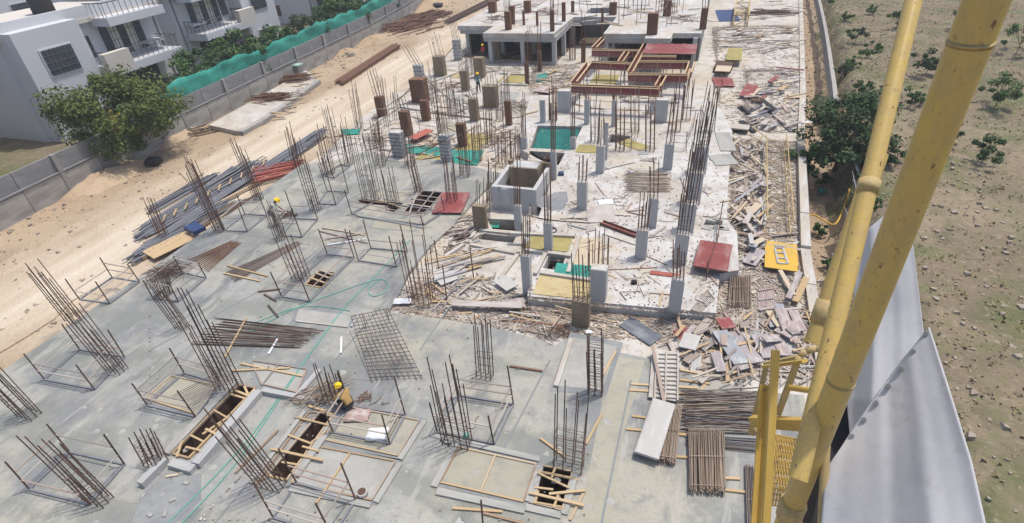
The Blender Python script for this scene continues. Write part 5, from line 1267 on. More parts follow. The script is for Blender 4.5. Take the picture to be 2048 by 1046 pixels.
scatter('timber_plank', 20, [(900, 440), (960, 430), (965, 480), (880, 478)], ZL, (.5, 1.6), (.05, .12), ['brownply', 'wood', 'pinkply', 'greywood'], 'plank by the foot of the lone wrapped column', 'plank', .9, .5, .2)
scatter('timber_plank', 26, [(1060, 170), (1400, 195), (1400, 250), (1250, 245), (1060, 230)], ZD if False else ZL+.58, (.6, 1.8), (.06, .14), ['wood', 'newwood', 'pinkply', 'greywood'], 'plank scattered under the front red formwork', 'plank', .2, 1.0, .1)
scatter('timber_batten', 16, [(470, 440), (560, 372), (600, 372), (520, 420)], ZG+.1, (.6, 1.6), (.08, .2), ['greyply', 'brownply', 'wood'], 'board among the litter behind the standing worker', 'board', .6, .6, .25)
scatter('timber_plank', 14, [(540, 215), (600, 165), (640, 170), (560, 240)], ZG+.43, (.6, 1.6), (.1, .25), ['wood', 'greywood'], 'plank on the concrete plinth by the wall', 'plank', .4, .5, .1)
# rebar oddments: brown heaps by the wall and road
def heap(c, n, L, rad, label, z=ZG, mt='rust', r=.025, hh=.6, name='rebar_heap', ang=None):
    p = G(*c, z); h = thing(name, p, label, 'rebar')
    for k in range(n):
        a = (ang if ang is not None else 0)+random.gauss(0, .35 if ang is not None else 2)
        o = Vector((random.gauss(0, rad), random.gauss(0, rad*.7), 0)); zz = hh*max(.05, 1-o.length/(2.2*rad))*random.random()+.03
        d = Vector((math.cos(a), math.sin(a), random.uniform(-.06, .06)))*L*random.uniform(.4, .6)
        rod('bar', p+o-d+Vector((0, 0, zz)), p+o+d+Vector((0, 0, zz)), r, K[mt], h)
heap((806, 55), 130, 5, 1.9, 'large brown rebar heap by the upper road', ang=1.1, r=.06, hh=1.0)
heap((852, 35), 90, 4.5, 1.7, 'brown rebar heap above the large one by the wall', ang=1.0, r=.06, hh=.9)
heap((545, 198), 60, 2.2, .8, 'rusty wire heap at the left end of the concrete plinth', ZG+.43, ang=.4, r=.035)
heap((590, 158), 60, 2.2, .8, 'rusty wire heap at the right end of the concrete plinth', ZG+.43, ang=.4, r=.035)
heap((1120, 665), 26, .5, .3, 'rusty stirrup scraps at the slab corner', ZL, r=.014, hh=.15)
heap((1095, 672), 30, .6, .3, 'grey wire tangle at the slab corner', ZL, 'rodgrey', r=.012, hh=.2)
heap((575, 432), 44, .5, .28, 'dark heap of tie bars beside the standing worker', 0, 'rebar', r=.016, hh=.3)
heap((340, 545), 70, 1.0, .5, 'dark rod tangle inside the left tangled frame', 0, 'rebar', r=.014, hh=.5)
heap((640, 790), 40, 1.4, .35, 'rods laid over the middle trough beside the worker', .1, 'stirrup', r=.014, hh=.3, ang=.75)
heap((730, 800), 24, .35, .25, 'wire coils behind the squatting worker', 0, 'rust', r=.012, hh=.15)
heap((1545, 28), 60, 2.4, 1.2, 'dark rebar tangle at the back of the yard', ZL, 'rebar', r=.03, hh=.7, ang=.1)
heap((1120, 318), 40, 1.0, .5, 'rusty bars in the opening behind the lift core', ZL, 'rust', r=.02, hh=.6)
heap((390, 175+90), 30, 2.0, .8, 'dark brush heap at the foot of the compound wall', ZG, 'bark', r=.03, hh=.5, ang=.9)
heap((690, 112), 40, 1.2, .5, 'rubble-filled timber bin beside the rusty rebar stack', ZG, 'greywood', r=.06, hh=.4)
# raking props round the column forms
RK = [((838, 158), (790, 208)), ((838, 150), (905, 203)), ((840, 140), (870, 175)), ((912, 88), (878, 128)), ((914, 90), (945, 115)), ((795, 275), (770, 325)), ((890, 280), (825, 315)), ((892, 285), (960, 250)), ((838, 170), (770, 215))]
for a, b2 in RK:
    q = G(*b2, ZL); col = G(a[0], a[1]+50, ZL); p = top_of(col, *a)
    o = rod('raking_prop', q, p, .035, K['rust']); tag(o, 'raking steel prop bracing a column form on the dusty floor', 'prop', 'raking props bracing the column forms')
# thin uprights standing on the dusty floor
for k in range(30):
    x, y = random.choice([(random.uniform(690, 800), random.uniform(225, 330)), (random.uniform(900, 1040), random.uniform(200, 340)), (random.uniform(1190, 1400), random.uniform(215, 290))])
    z = ZD if x > 1100 else ZL
    p = G(x, y, z); o = rod('thin_rod', p, p+Vector((random.uniform(-.15, .15), random.uniform(-.1, .1), random.uniform(1.2, 2.6))), .018, K['rust' if k % 2 else 'rodgrey']); tag(o, 'thin steel rod standing upright among the columns of the far floor', 'rod', 'thin upright rods of the far floor')
# chips and splinters: nobody could count them
def chips(name, zones, label, mats, smin=.03, smax=.18):
    v, f = [], []
    for poly, z, n in zones:
        for k in range(n):
            i = random.randrange(len(poly)); a, b2, c = poly[0], poly[(i+1) % len(poly)], poly[(i+2) % len(poly)]
            s, t = random.random(), random.random()
            if s+t > 1: s, t = 1-s, 1-t
            x, y = a[0]+(b2[0]-a[0])*s+(c[0]-a[0])*t, a[1]+(b2[1]-a[1])*s+(c[1]-a[1])*t
            p = G(x, y, z); L = random.uniform(smin, smax)*(1 if random.random() < .8 else 2.5)
            an = random.random()*6.28; d = Vector((math.cos(an), math.sin(an), random.uniform(-.1, .1)))*L
            M = frame_of(p-d+Vector((0, 0, .02)), p+d+Vector((0, 0, .02+random.random()*.04)), random.uniform(.02, .07), .02)
            kk = len(v); v += [M @ q.co for q in BOX.vertices]; f += [tuple(kk+q for q in pp.vertices) for pp in BOX.polygons]
    o = link(name, mesh_of(name, v, f), mats); tag(o, label, 'debris', kind='stuff')
LIT = [([(780, 612), (850, 560), (1000, 555), (1120, 630), (1130, 672), (1000, 655), (860, 632)], ZL, 800), ([(1060, 608), (1440, 650), (1400, 690), (1140, 670)], ZL, 1300), ([(1340, 650), (1500, 640), (1640, 640), (1640, 760), (1400, 740)], ZL, 3800), ([(1468, 282), (1600, 285), (1605, 540), (1470, 540)], ZL, 4200), ([(1430, 60), (1600, 55), (1600, 270), (1440, 250)], ZL, 2200), ([(1070, 130), (1160, 130), (1160, 190), (1060, 190)], ZL, 600), ([(880, 440), (960, 430), (960, 510), (860, 510)], ZL, 350), ([(750, 230), (1040, 120), (1040, 340), (760, 310)], ZL, 1400), ([(1440, 545), (1640, 560), (1640, 660), (1440, 640)], ZL, 1500)]
chips('timber_chips', LIT, 'splinters and chips of wood littering the dusty floor', mat('wood_chips', (.40, .345, .285), rough=.9, layers=[(2.3, (.22, .165, .125), .45, .58, .9), (1.7, (.55, .46, .35), .52, .62, .8), (3.1, (.33, .2, .16), .56, .66, .7)]))
chips('slab_grit', [([(300, 500), (640, 330), (1000, 360), (800, 600), (780, 900), (300, 1000)], Z0, 160), ([(1060, 600), (1060, 250), (1460, 260), (1430, 635)], ZD, 2600), ([(400, 1040), (780, 640), (1230, 700), (1180, 1040)], Z0, 90)], 'crumbs and grit scattered over the slabs', mat('slab_crumbs', (.25, .2, .17), rough=.9, layers=[(2.3, (.5, .46, .42), .5, .6, .9)]), .012, .04)

# ------------------------------------------------------------------ fill of the far floors
slab('undercroft_shade_floor', [(-27, 59.5), (-15.6, 58.5), (-15.4, 65.5), (-10.4, 65.5), (-10.4, 58.5), (-1.6, 58.5), (-1.6, 83.9), (-27, 83.9)], [], ZL+.012, .01, K['dark'])  # dark floor sheet, the undercroft's shade put into its colour
for x0, y0, x1, y1 in [(-27.2, 62, -27.2, 84), (-1.45, 60, -1.45, 84), (-15.1, 70, -10.6, 70)]:  # walls added to keep light from entering under the deck
    bar('side_wall', (x0, y0, 1.2), (x1, y1, 1.2), .2, 2.68, K['blockw'], ud)
def rib_things(L, z, lab, w=.26, h=.16):
    for a, b2, l in L:
        A, B2 = G(*a, z), G(*b2, z); o = bar('upstand_beam', A+Vector((0, 0, h/2-.004)), B2+Vector((0, 0, h/2-.004)), w, h, K['deck']); tag(o, l, 'beam', lab)
rib_things([((730, 262), (800, 215), 'pale rib beside the road-edge cages'), ((800, 215), (905, 232), 'pale rib behind the rusty mid-floor columns'), ((865, 165), (935, 140), 'pale rib left of the ribbed column with props'), ((905, 300), (935, 262), 'pale rib left of the olive form sheet'), ((985, 320), (1045, 262), 'pale rib running to the teal netted pit'), ((1000, 148), (1055, 151), 'pale rib behind the olive strip form'), ((1000, 170), (1055, 172), 'pale rib before the olive strip form'), ((860, 226), (985, 240), 'pale rib across the middle of the far floor'), ((985, 185), (1020, 150), 'pale rib right of the broad wrapped column')], ZL, 'ribs of the far floor')
for c4, mt, l in [([(985, 205), (1030, 208), (1040, 185), (1000, 182)], 'pad', 'grey screed patch by the slim rusty column'), ([(870, 270), (905, 273), (915, 245), (885, 242)], 'wetpad', 'ochre damp patch mid far floor'), ([(820, 305), (872, 310), (880, 300), (832, 296)], 'wetpad', 'ochre patch at the teal netting'), ([(885, 205), (925, 208), (935, 190), (898, 188)], 'pad', 'grey patch left of the standing worker'), ([(1010, 230), (1060, 232), (1062, 210), (1016, 208)], 'wetpad', 'ochre patch left of the deck back edge')]:
    o = slab('screed_patch', XY(c4, ZL), [], ZL+.012, .01, K[mt])
def railing(pts, z, label, h=1.1, mt='rodgrey', r=.025):
    P_ = [G(*p, z) for p in pts]; t = thing('rod_railing', P_[0], label, 'railing', 'rod railings on the far floor')
    for p in P_: rod('post', p, p+Vector((random.uniform(-.08, .08), 0, h*random.uniform(.9, 1.6))), r, K[mt], t)
    for a, b2 in zip(P_, P_[1:]):
        for q in (.5, .95): rod('rail', a+Vector((0, 0, h*q)), b2+Vector((0, 0, h*q)), r*.8, K[mt], t)
railing([(985, 300), (1030, 304), (1045, 275), (1008, 272), (985, 300)], ZL, 'rod railing left of the teal netted pit')
railing([(690, 300), (735, 305), (760, 275), (720, 270)], ZL, 'rod railing by the teal scrap at the road edge')
railing([(840, 262), (880, 268), (905, 240), (868, 236)], ZL, 'rod railing among the rusty mid-floor columns', mt='rust')
railing([(895, 222), (940, 226), (955, 205)], ZL, 'rod railing below the standing worker')
railing([(1180, 232), (1240, 236), (1300, 238)], ZD, 'rod railing under the red formwork front', mt='rust', h=1.3)
railing([(1215, 300), (1262, 302), (1275, 275), (1232, 272), (1215, 300)], ZD, 'rod railing round the back deck opening')
railing([(1340, 300), (1372, 302), (1385, 262)], ZD, 'rod railing left of the dark-barred row')
railing([(880, 150), (920, 154), (945, 132)], ZL, 'rod railing near the half cast column')
railing([(1000, 140), (1040, 142), (1072, 146)], ZL, 'rod railing before the dark undercroft', mt='rust')
railing([(1412, 560), (1432, 500), (1440, 440)], ZD, 'thin rod railing at the right side of the deck', mt='rust', h=.8)
scatter('timber_batten', 30, [(700, 270), (860, 200), (1030, 120), (1040, 330), (900, 330), (760, 320)], ZL, (.6, 2.0), (.08, .2), ['greywood', 'wood', 'pinkply', 'greyply'], 'plank lying loose between the far floor columns', 'plank', .3, 1.2, .12)
scatter('plywood_offcut', 40, [(1345, 655), (1440, 650), (1560, 630), (1600, 700), (1520, 760), (1400, 770)], ZL, (.4, 1.2), (.18, .45), ['greyply', 'pinkply', 'greyply', 'greywood', 'greywood'], 'offcut in the broken form heap below the deck corner', 'offcut', 1.3, .7, .45, .04)
scatter('plywood_offcut', 26, [(1475, 300), (1530, 300), (1530, 520), (1475, 540)], ZL, (.5, 1.5), (.2, .5), ['greyply', 'greywood', 'paleply', 'pinkply'], 'offcut in the jumble left of the yellow boom', 'offcut', 1.4, .7, .6, .04)
scatter('plywood_offcut', 30, [(960, 0), (1230, 0), (1210, 55), (980, 50)], 3.0, (.8, 2.2), (.12, .4), ['greyply', 'greywood', 'pinkply', 'paleply'], 'offcut lying on the left upper deck', 'offcut', .2, .9, .1, .04)
scatter('timber_batten', 18, [(1215, 5), (1400, 5), (1395, 60), (1215, 60)], 3.0, (1.0, 2.6), (.1, .25), ['greywood', 'wood', 'pinkply'], 'plank lying on the right upper deck', 'plank', .2, .9, .1, .05)
for k in range(26):
    x = random.uniform(965, 1400); y = random.uniform(-10, 55)
    p = G(x, y, 3.0)
    if not (-27 < p.x < -1.6 and 58 < p.y < 98): continue
    o = rod('thin_rod', p, p+Vector((random.uniform(-.3, .3), 0, random.uniform(1.2, 3.2))), .03, K['rust' if k % 2 else 'rodgrey']); tag(o, 'thin steel rod standing on the upper deck', 'rod', 'thin upright rods of the upper deck')
# dark reinforcement grids in the deck cell
heap((1108, 524), 24, .8, .3, 'rusty bars seen down in the dark deck cell', ZL-.2, 'rust', r=.02, hh=.3)
# brick-red rubble line at the slab edge
o = bar('steel_channel', G(1000, 640, ZL+.05), G(1140, 652, ZL+.05), .1, .06, K['rust']); tag(o, 'long rusty pipe along the slab edge litter', 'pipe')
o = bar('steel_channel', G(1110, 612, ZL+.5), G(1230, 645, ZL+.1), .06, .05, K['wood']); tag(o, 'thin pole leaning past the wrapped column', 'pole')

scatter('timber_batten', 34, [(1110, 340), (1340, 280), (1450, 300), (1430, 610), (1200, 590), (1110, 440)], ZD, (.25, 1.2), (.04, .12), ['greywood', 'wood', 'pinkply', 'greyply'], 'offcut lying loose on the raised deck', 'offcut', .3, 1.5, .02)
for k, (q, l) in enumerate([((1225, 500), 'dusty sand smear in front of the red channel'), ((1330, 470), 'dusty sand smear between the deck columns'), ((1400, 575), 'dusty sand smear near the right deck edge'), ((1180, 330), 'dusty sand smear behind the deck column')]):
    mound_args = globals().setdefault('SMEARS', []); mound_args.append((q, l))

chips('broken_boards', [([(1470, 282), (1530, 282), (1530, 540), (1474, 540)], ZL+.05, 420), ([(1430, 55), (1602, 50), (1600, 120), (1430, 110)], ZL+.08, 420), ([(1495, 140), (1600, 140), (1600, 265), (1490, 262)], ZL+.08, 420), ([(1345, 650), (1500, 635), (1640, 640), (1640, 770), (1400, 760)], ZL+.08, 520), ([(1530, 290), (1590, 290), (1600, 470), (1530, 470)], ZL+.02, 260), ([(800, 600), (860, 555), (1010, 555), (1130, 640), (1120, 672), (990, 655)], ZL+.03, 300), ([(1070, 135), (1160, 132), (1160, 190), (1060, 190)], ZL+.08, 260), ([(1440, 545), (1640, 560), (1640, 650), (1440, 640)], ZL+.03, 260)], 'heaped broken boards and laths too jumbled to count in the yard', mat('broken_board_wood', (.38, .33, .28), rough=.9, layers=[(1.3, (.24, .19, .155), .45, .56, .9), (.9, (.50, .45, .38), .5, .6, .85), (1.7, (.38, .27, .23), .55, .63, .7), (2.1, (.30, .295, .295), .55, .63, .8)]), .12, .42)
# mortar droppings and drips on the cast slab
mv, mf = [], []
for k in range(420):
    x, y = random.uniform(150, 1330), random.uniform(430, 1060)
    p = G(x, y, .005); r_ = .03+.16*random.random()**3
    if not (-27 < p.x < 4.5 and p.y < 16.2): continue
    kk = len(mv); m_ = 7; a0 = random.random()*6
    for i in range(m_):
        a = a0+6.283*i/m_; rr = r_*random.uniform(.5, 1.2); mv.append((p.x+rr*math.cos(a), p.y+rr*math.sin(a), p.z))
    mv.append((p.x, p.y, p.z+.02))
    mf += [(kk+i, kk+(i+1) % m_, kk+m_) for i in range(m_)]
o = link('mortar_droppings', mesh_of('mortar_droppings', mv, mf), K['pad']); tag(o, 'dried mortar droppings spattered over the cast slab', 'mortar', kind='stuff')

for k, (c, l) in enumerate([((1240, 395), 'rusty tie bars strewn left of the stirrup stack'), ((1330, 425), 'rusty tie bars strewn between deck columns'), ((1190, 480), 'rusty tie bars strewn beside the red channel'), ((1400, 480+60), 'rusty tie bars strewn before the red plywood stack'), ((1270, 560), 'rusty tie bars strewn on the front of the deck'), ((1150, 400), 'rusty tie bars strewn right of the sand spill'), ((1300, 320), 'rusty tie bars strewn at the back of the deck')]):
    heap(c, 8, .8, .8, l, ZD, 'rust', r=.012, hh=.03)
for k, (c, l) in enumerate([((760, 285), 'wire and rod tangle near the road-edge cages'), ((860, 285), 'wire and rod tangle by the teal netting'), ((940, 215), 'wire and rod tangle mid far floor'), ((1000, 280), 'wire and rod tangle left of the netted pit'), ((1030, 215), 'wire and rod tangle by the deck back edge'), ((900, 175), 'wire and rod tangle left of the standing worker'), ((1000, 40), 'rod tangle on the upper deck left'), ((1090, 25), 'rod tangle on the upper deck middle'), ((1370, 40), 'rod tangle on the upper deck right')]):
    heap(c, 26, 1.6, 1.0, l, ZL if k < 6 else 3.0, 'rust' if k % 2 else 'rodgrey', r=.022, hh=.5)
# ------------------------------------------------------------------ hoses
def hose(px, r, mt, label, z=.02, name='water_hose'):
    cu = bpy.data.curves.new(name, 'CURVE'); cu.dimensions = '3D'; cu.bevel_depth = r; cu.bevel_resolution = 2
    sp = cu.splines.new('NURBS'); sp.points.add(len(px)-1)
    for i, (x, y) in enumerate(px):
        p = G(x, y, z); sp.points[i].co = (p.x, p.y, p.z, 1)
    sp.use_endpoint_u = True; sp.order_u = 4
    cu.materials.append(K[mt])
    o = bpy.data.objects.new(name, cu); COL.objects.link(o)
    me = bpy.data.meshes.new_from_object(o.evaluated_get(bpy.context.evaluated_depsgraph_get()))
    bpy.data.objects.remove(o)
    o = bpy.data.objects.new(name, me); COL.objects.link(o)
    return tag(o, label, 'hose')
hose([(320, 1060), (400, 985), (480, 900), (520, 850), (560, 790), (600, 735), (640, 680), (668, 640), (700, 600), (740, 565), (780, 520), (820, 480)], .022, 'hose', 'thin green hose running straight across the left slab')
hose([(350, 1060), (440, 970), (500, 890), (545, 820), (575, 775), (610, 720), (655, 660), (680, 625)], .022, 'hose', 'second thin green hose beside the long straight one')
hose([(484, 660), (500, 668), (540, 640), (600, 612), (660, 590), (730, 565), (765, 555), (780, 568), (770, 588), (745, 595), (732, 585), (740, 570), (760, 560)], .022, 'hose', 'green hose ending in a loop on the grey slab')
hose([(488, 655), (510, 645), (560, 625), (620, 605), (700, 622)], .02, 'hose', 'green hose loop over the long rebar bundle')
hose([(1088, 456), (1104, 452), (1116, 458), (1110, 466), (1096, 466), (1098, 458), (1112, 456)], .03, 'black', 'black hose coil by the slim deck column', ZD+.03)
hose([(1062, 432), (1085, 440), (1120, 442), (1180, 446)], .025, 'black', 'black hose trailing across the raised deck', ZD+.03)
hose([(880, 880), (900, 893), (912, 896), (905, 885), (890, 888)], .02, 'black', 'black wire loop at the foot of the dark rebar cage')
hose([(930, 852), (945, 862), (955, 850), (948, 838), (958, 832)], .012, 'rust', 'thin wire curl inside the guard frame')
# pail, bags, small things
pl_ = thing('mortar_pail', G(726, 990, .012), 'small brown mortar pail on the screed panel', 'pail')
p = G(726, 990, .012)
link('bowl', PIPE, K['greyply'], pl_, Matrix.Translation(p+Vector((0, 0, .1))) @ Matrix.Diagonal((.32, .32, .2, 1)))
link('mortar', PIPE, K['brownply'], pl_, Matrix.Translation(p+Vector((0, 0, .195))) @ Matrix.Diagonal((.27, .27, .02, 1)))
def sack(px, size, mt, label, z=.02, rz=.3, name='cement_bag', cat='bag'):
    bm = bmesh.new(); bmesh.ops.create_cube(bm, size=1); bmesh.ops.subdivide_edges(bm, edges=bm.edges, cuts=4, use_grid_fill=True)
    for v in bm.verts:
        e = 1-(2*abs(v.co.x))**4*.55; e2 = 1-(2*abs(v.co.y))**4*.5
        v.co.z *= min(e, e2); v.co += Vector((random.uniform(-.03, .03), random.uniform(-.03, .03), random.uniform(-.04, .04)))
    me = bpy.data.meshes.new(name); bm.to_mesh(me); bm.free(); me.materials.append(None)
    for q in me.polygons: q.use_smooth = True
    o = link(name, me, K[mt], None, Matrix.Translation(G(*px, z)+Vector((0, 0, size[2]*.45))) @ Matrix.Rotation(rz, 4, 'Z') @ Matrix.Diagonal((*size, 1)))
    return tag(o, label, cat)
sack((756, 872), (.75, .5, .22), 'plastic', 'white crumpled bag inside the worker guard frame')
sack((933, 876), (.2, .2, .25), 'hose', 'small green bundle at the foot of the dark rebar cage')
sack((1177, 665), (.25, .2, .08), 'plastic', 'small white lid near the wrapped column')
sack((805, 603), (.8, .4, .06), 'plastic', 'white offcut sheet at the slab corner')
sack((715, 833), (.9, .55, .12), 'pinkply', 'reddish patterned cloth heap by the worker')
sack((1268, 567), (.25, .22, .2), 'black', 'small dark lump on the raised deck', ZD)
sack((1122, 350), (.35, .3, .25), 'bluetarp', 'blue bucket-like lump beside the slim column', ZD)
sack((1264, 347), (.35, .3, .2), 'plastic', 'white lump beside the stirrup stack on the deck', ZD)
for i, q in enumerate([(372, 966), (366, 945), (330, 1028), (300, 1030), (345, 1000)]):
    o = sack(q, (.2, .12, .04), 'pad', 'white plaster splash lump on the rough grey patch', .02, i, 'plaster_lump', 'lump'); o['group'] = 'plaster lumps on the rough patch'
sack((1617, 245), (.9, .5, .1), 'bluetarp' if False else 'plastic', 'pale blue scrap in the shade under the dark tree', -2.0, .2)
sack((1644, 384), (.5, .4, .2), 'teal', 'turquoise scrap in the trench', -2.1, .2)
# sand mound near the lift core, soil heaps by the wall
def mound(px, rx, ry, h, z, mt, label, name='sand_mound', cat='mound'):
    c = G(*px, z); v, f = [], []
    n, m = 22, 8
    for j in range(m+1):
        t = j/m
        for i in range(n):
            a = 2*math.pi*i/n; r = t*(1+.12*math.sin(3*a+px[0])+.08*math.sin(7*a))
            v.append((c.x+rx*r*math.cos(a), c.y+ry*r*math.sin(a), c.z-.02+h*(1-t*t)**1.3*(1+.15*math.sin(a*5+j))))
    for j in range(m):
        for i in range(n): f.append((j*n+i, j*n+(i+1) % n, (j+1)*n+(i+1) % n, (j+1)*n+i))
    o = link(name, mesh_of(name, v, f, True), K[mt]); return tag(o, label, cat)
mound((1110, 402), .9, 1.3, .16, ZD, 'damp', 'flat grey sand spill right of the lift core')
for q, l in SMEARS: mound(q, .8, 1.0, .04, ZD, 'dust', l)
for i, (q, rx, ry, h, l) in enumerate([((400, 232), 1.4, 3.0, .8, 'soil mound at the foot of the compound wall'), ((350, 275), 1.6, 3.0, .7, 'soil mound under the flowering tree'), ((860, 12), 2.5, 5, 1.0, 'brown soil mound at the top of the road'), ((740, 80), 1.8, 4, .5, 'orange soil bank beside the large rebar heap'), ((690, 108), 1.5, 2.5, .6, 'spoil heap by the rusty rebar stack'), ((210, 360), 1.8, 4, .7, 'soil mound by the wall at the far left')]):
    mound(q, rx, ry, h, ZG, 'soil', l, 'soil_mound')
sack((310, 330), (1.0, .8, .7), 'black', 'black object at the foot of the wall near the left edge', ZG)
sack((870, 14), (2.5, 2.0, .6), 'black', 'dark covered heap at the top end of the road', ZG)
# ------------------------------------------------------------------ people
def person(loc, rz, pose, shirt, trousers, label, scale=1.0):
    if pose == 'stand':
        J = dict(pelvis=(0, 0, .92, .13), spine=(0, .01, 1.10, .125), chest=(0, .02, 1.32, .14), neck=(0, .02, 1.46, .055), head=(0, .04, 1.56, .085), crown=(0, .04, 1.67, .08), nose=(0, .13, 1.57, .018))
        for s, n in ((-1, 'l'), (1, 'r')):
            J.update({n+'sh': (.17*s, .01, 1.39, .065), n+'el': (.27*s, .05, 1.13, .045), n+'wr': (.24*s, .22, .97, .032), n+'pa': (.23*s, .29, .95, .036), n+'hp': (.09*s, 0, .86, .095), n+'kn': (.11*s, .04, .48, .062), n+'an': (.12*s, 0, .09, .045), n+'to': (.13*s, .17, .04, .04), n+'ea': (.085*s, .03, 1.57, .018)})
    elif pose == 'bend':
        J = dict(pelvis=(0, -.1, .86, .13), spine=(0, .02, 1.02, .125), chest=(0, .2, 1.18, .14), neck=(0, .32, 1.27, .055), head=(0, .42, 1.31, .085), crown=(0, .5, 1.38, .08), nose=(0, .48, 1.24, .018))
        for s, n in ((-1, 'l'), (1, 'r')):
            J.update({n+'sh': (.17*s, .24, 1.2, .065), n+'el': (.25*s, .36, .95, .045), n+'wr': (.15*s, .5, .78, .032), n+'pa': (.13*s, .56, .74, .036), n+'hp': (.09*s, -.08, .8, .095), n+'kn': (.12*s, .08, .45, .062), n+'an': (.12*s, -.02, .09, .045), n+'to': (.13*s, .15, .04, .04), n+'ea': (.085*s, .41, 1.31, .018)})
    else:
        J = dict(pelvis=(0, -.12, .3, .14), spine=(0, -.02, .48, .13), chest=(0, .12, .66, .145), neck=(0, .2, .77, .055), head=(0, .27, .85, .085), crown=(0, .31, .95, .08), nose=(0, .36, .83, .018))
        for s, n in ((-1, 'l'), (1, 'r')):
            J.update({n+'sh': (.18*s, .14, .71, .065), n+'el': (.3*s, .3, .5, .045), n+'wr': (.18*s, .52, .42, .032), n+'pa': (.14*s, .58, .39, .036), n+'hp': (.1*s, -.1, .27, .1), n+'kn': (.2*s, .3, .42, .065), n+'an': (.15*s, .05, .09, .045), n+'to': (.17*s, .22, .04, .04), n+'ea': (.085*s, .26, .86, .018)})
    E_ = [('pelvis', 'spine'), ('spine', 'chest'), ('chest', 'neck'), ('neck', 'head'), ('head', 'crown'), ('head', 'nose')]
    for n in 'lr':
        E_ += [('chest', n+'sh'), (n+'sh', n+'el'), (n+'el', n+'wr'), (n+'wr', n+'pa'), ('pelvis', n+'hp'), (n+'hp', n+'kn'), (n+'kn', n+'an'), (n+'an', n+'to'), ('head', n+'ea')]
        pa, wr = Vector(J[n+'pa'][:3]), Vector(J[n+'wr'][:3]); d = (pa-wr).normalized(); s = -1 if n == 'l' else 1
        sd_ = Vector((1, 0, 0))
        for k, (off, L) in enumerate([(-.03, .06), (-.011, .075), (.01, .08), (.03, .07)]):
            a = pa+d*.035+sd_*off; b = a+d*L+Vector((0, 0, -.025))
            J[n+'f%d' % k] = (*a, .011); J[n+'g%d' % k] = (*b, .009)
            E_ += [(n+'pa', n+'f%d' % k), (n+'f%d' % k, n+'g%d' % k)]
        t = pa-d*.01+sd_*(-.05*s); J[n+'th'] = (*t, .012); J[n+'ti'] = (*(t+d*.05+sd_*(-.012*s)), .01)
        E_ += [(n+'pa', n+'th'), (n+'th', n+'ti')]
    names = list(J); idx = {k: i for i, k in enumerate(names)}
    me = bpy.data.meshes.new('body'); me.from_pydata([J[k][:3] for k in names], [(idx[a], idx[b]) for a, b in E_], [])
    o = bpy.data.objects.new('body', me); COL.objects.link(o)
    o.modifiers.new('skin', 'SKIN'); ss = o.modifiers.new('sub', 'SUBSURF'); ss.levels = 2
    sv = me.skin_vertices[0].data
    for k in names:
        sv[idx[k]].radius = (J[k][3], J[k][3]*(.75 if k in ('chest', 'spine') else 1)); sv[idx[k]].use_root = k == 'pelvis'
    dg = bpy.context.evaluated_depsgraph_get()
    m2 = bpy.data.meshes.new_from_object(o.evaluated_get(dg)); bpy.data.objects.remove(o)
    m2.materials.clear()
    for q in (K['skin'], shirt, trousers, K['black']): m2.materials.append(q)
    def near(c):
        best = (9, None)
        for a, b in E_:
            A, B2 = Vector(J[a][:3]), Vector(J[b][:3]); t = max(0, min(1, (c-A).dot(B2-A)/(B2-A).length_squared)); dd = (c-A.lerp(B2, t)).length-J[a][3]*.5
            if dd < best[0]: best = (dd, (a, b, t))
        return best[1]
    for q in m2.polygons:
        a, b, t = near(q.center); q.use_smooth = True
        if b[1:] == 'to' or (b[1:] == 'an' and t > .9): i = 3
        elif b[1:] in ('hp', 'kn', 'an'): i = 2
        elif a in ('pelvis', 'spine') or b in ('neck',) and t < .7 or b[1:] in ('sh', 'el') or (b[1:] == 'wr' and t < .25): i = 1
        else: i = 0
        if a == 'pelvis' and b == 'spine' and t < .3: i = 2
        q.material_index = i
    r = thing('person', loc, label, 'person')
    Mx = Matrix.Translation(loc) @ Matrix.Rotation(rz, 4, 'Z') @ Matrix.Scale(scale, 4)
    bo = bpy.data.objects.new('body', m2); COL.objects.link(bo); bo.matrix_basis = Mx; under(bo, r)
    # helmet: dome with a brim
    hd, cr = Vector(J['head'][:3]), Vector(J['crown'][:3]); ax = (cr-hd).normalized(); c = cr-ax*.03
    v, f = [], []
    prof = [(.0, .125), (.06, .118), (.10, .095), (.13, .055), (.142, .0)]
    qz = ax.to_track_quat('Z', 'Y'); n = 16
    rings = [(-.004, .165), (.006, .165), (.012, .128)]+prof[1:-1]
    for z, rr_ in rings:
        for i in range(n):
            a = 2*math.pi*i/n; v.append(c+qz @ Vector((math.cos(a)*rr_, math.sin(a)*rr_*1.08, z)))
    for j in range(len(rings)-1):
        for i in range(n): f.append((j*n+i, j*n+(i+1) % n, (j+1)*n+(i+1) % n, (j+1)*n+i))
    v.append(c+ax*.142); k = (len(rings)-1)*n
    for i in range(n): f.append((k+i, k+(i+1) % n, len(v)-1))
    f.append(tuple(range(n-1, -1, -1)))
    link('hard_hat', mesh_of('hard_hat', v, f, True), K['hat'], r, Mx)
    return r
cloth = lambda n, c, c2: mat(n, c, [(6, c2, .5, .7, .6)], .9)
person(G(700, 818, .03), 1.2, 'squat', cloth('mustard_shirt', (.42, .27, .10), (.3, .19, .08)), cloth('dark_trousers', (.05, .045, .05), (.09, .08, .08)), 'worker in mustard shirt and yellow hard hat squatting by the trough', 1.12)
person(G(551, 450, .02), -1.0, 'bend', cloth('pale_shirt', (.48, .49, .44), (.38, .38, .36)), cloth('grey_trousers', (.13, .12, .125), (.2, .19, .19)), 'worker in pale shirt and yellow hard hat between the guard frames', 1.15)
person(G(958, 186, ZL+.02), .3, 'stand', cloth('teal_shirt', (.13, .23, .24), (.3, .33, .28)), cloth('black_trousers', (.025, .025, .035), (.05, .05, .06)), 'worker in blue-green shirt and dark trousers standing among brown columns', 1.08)
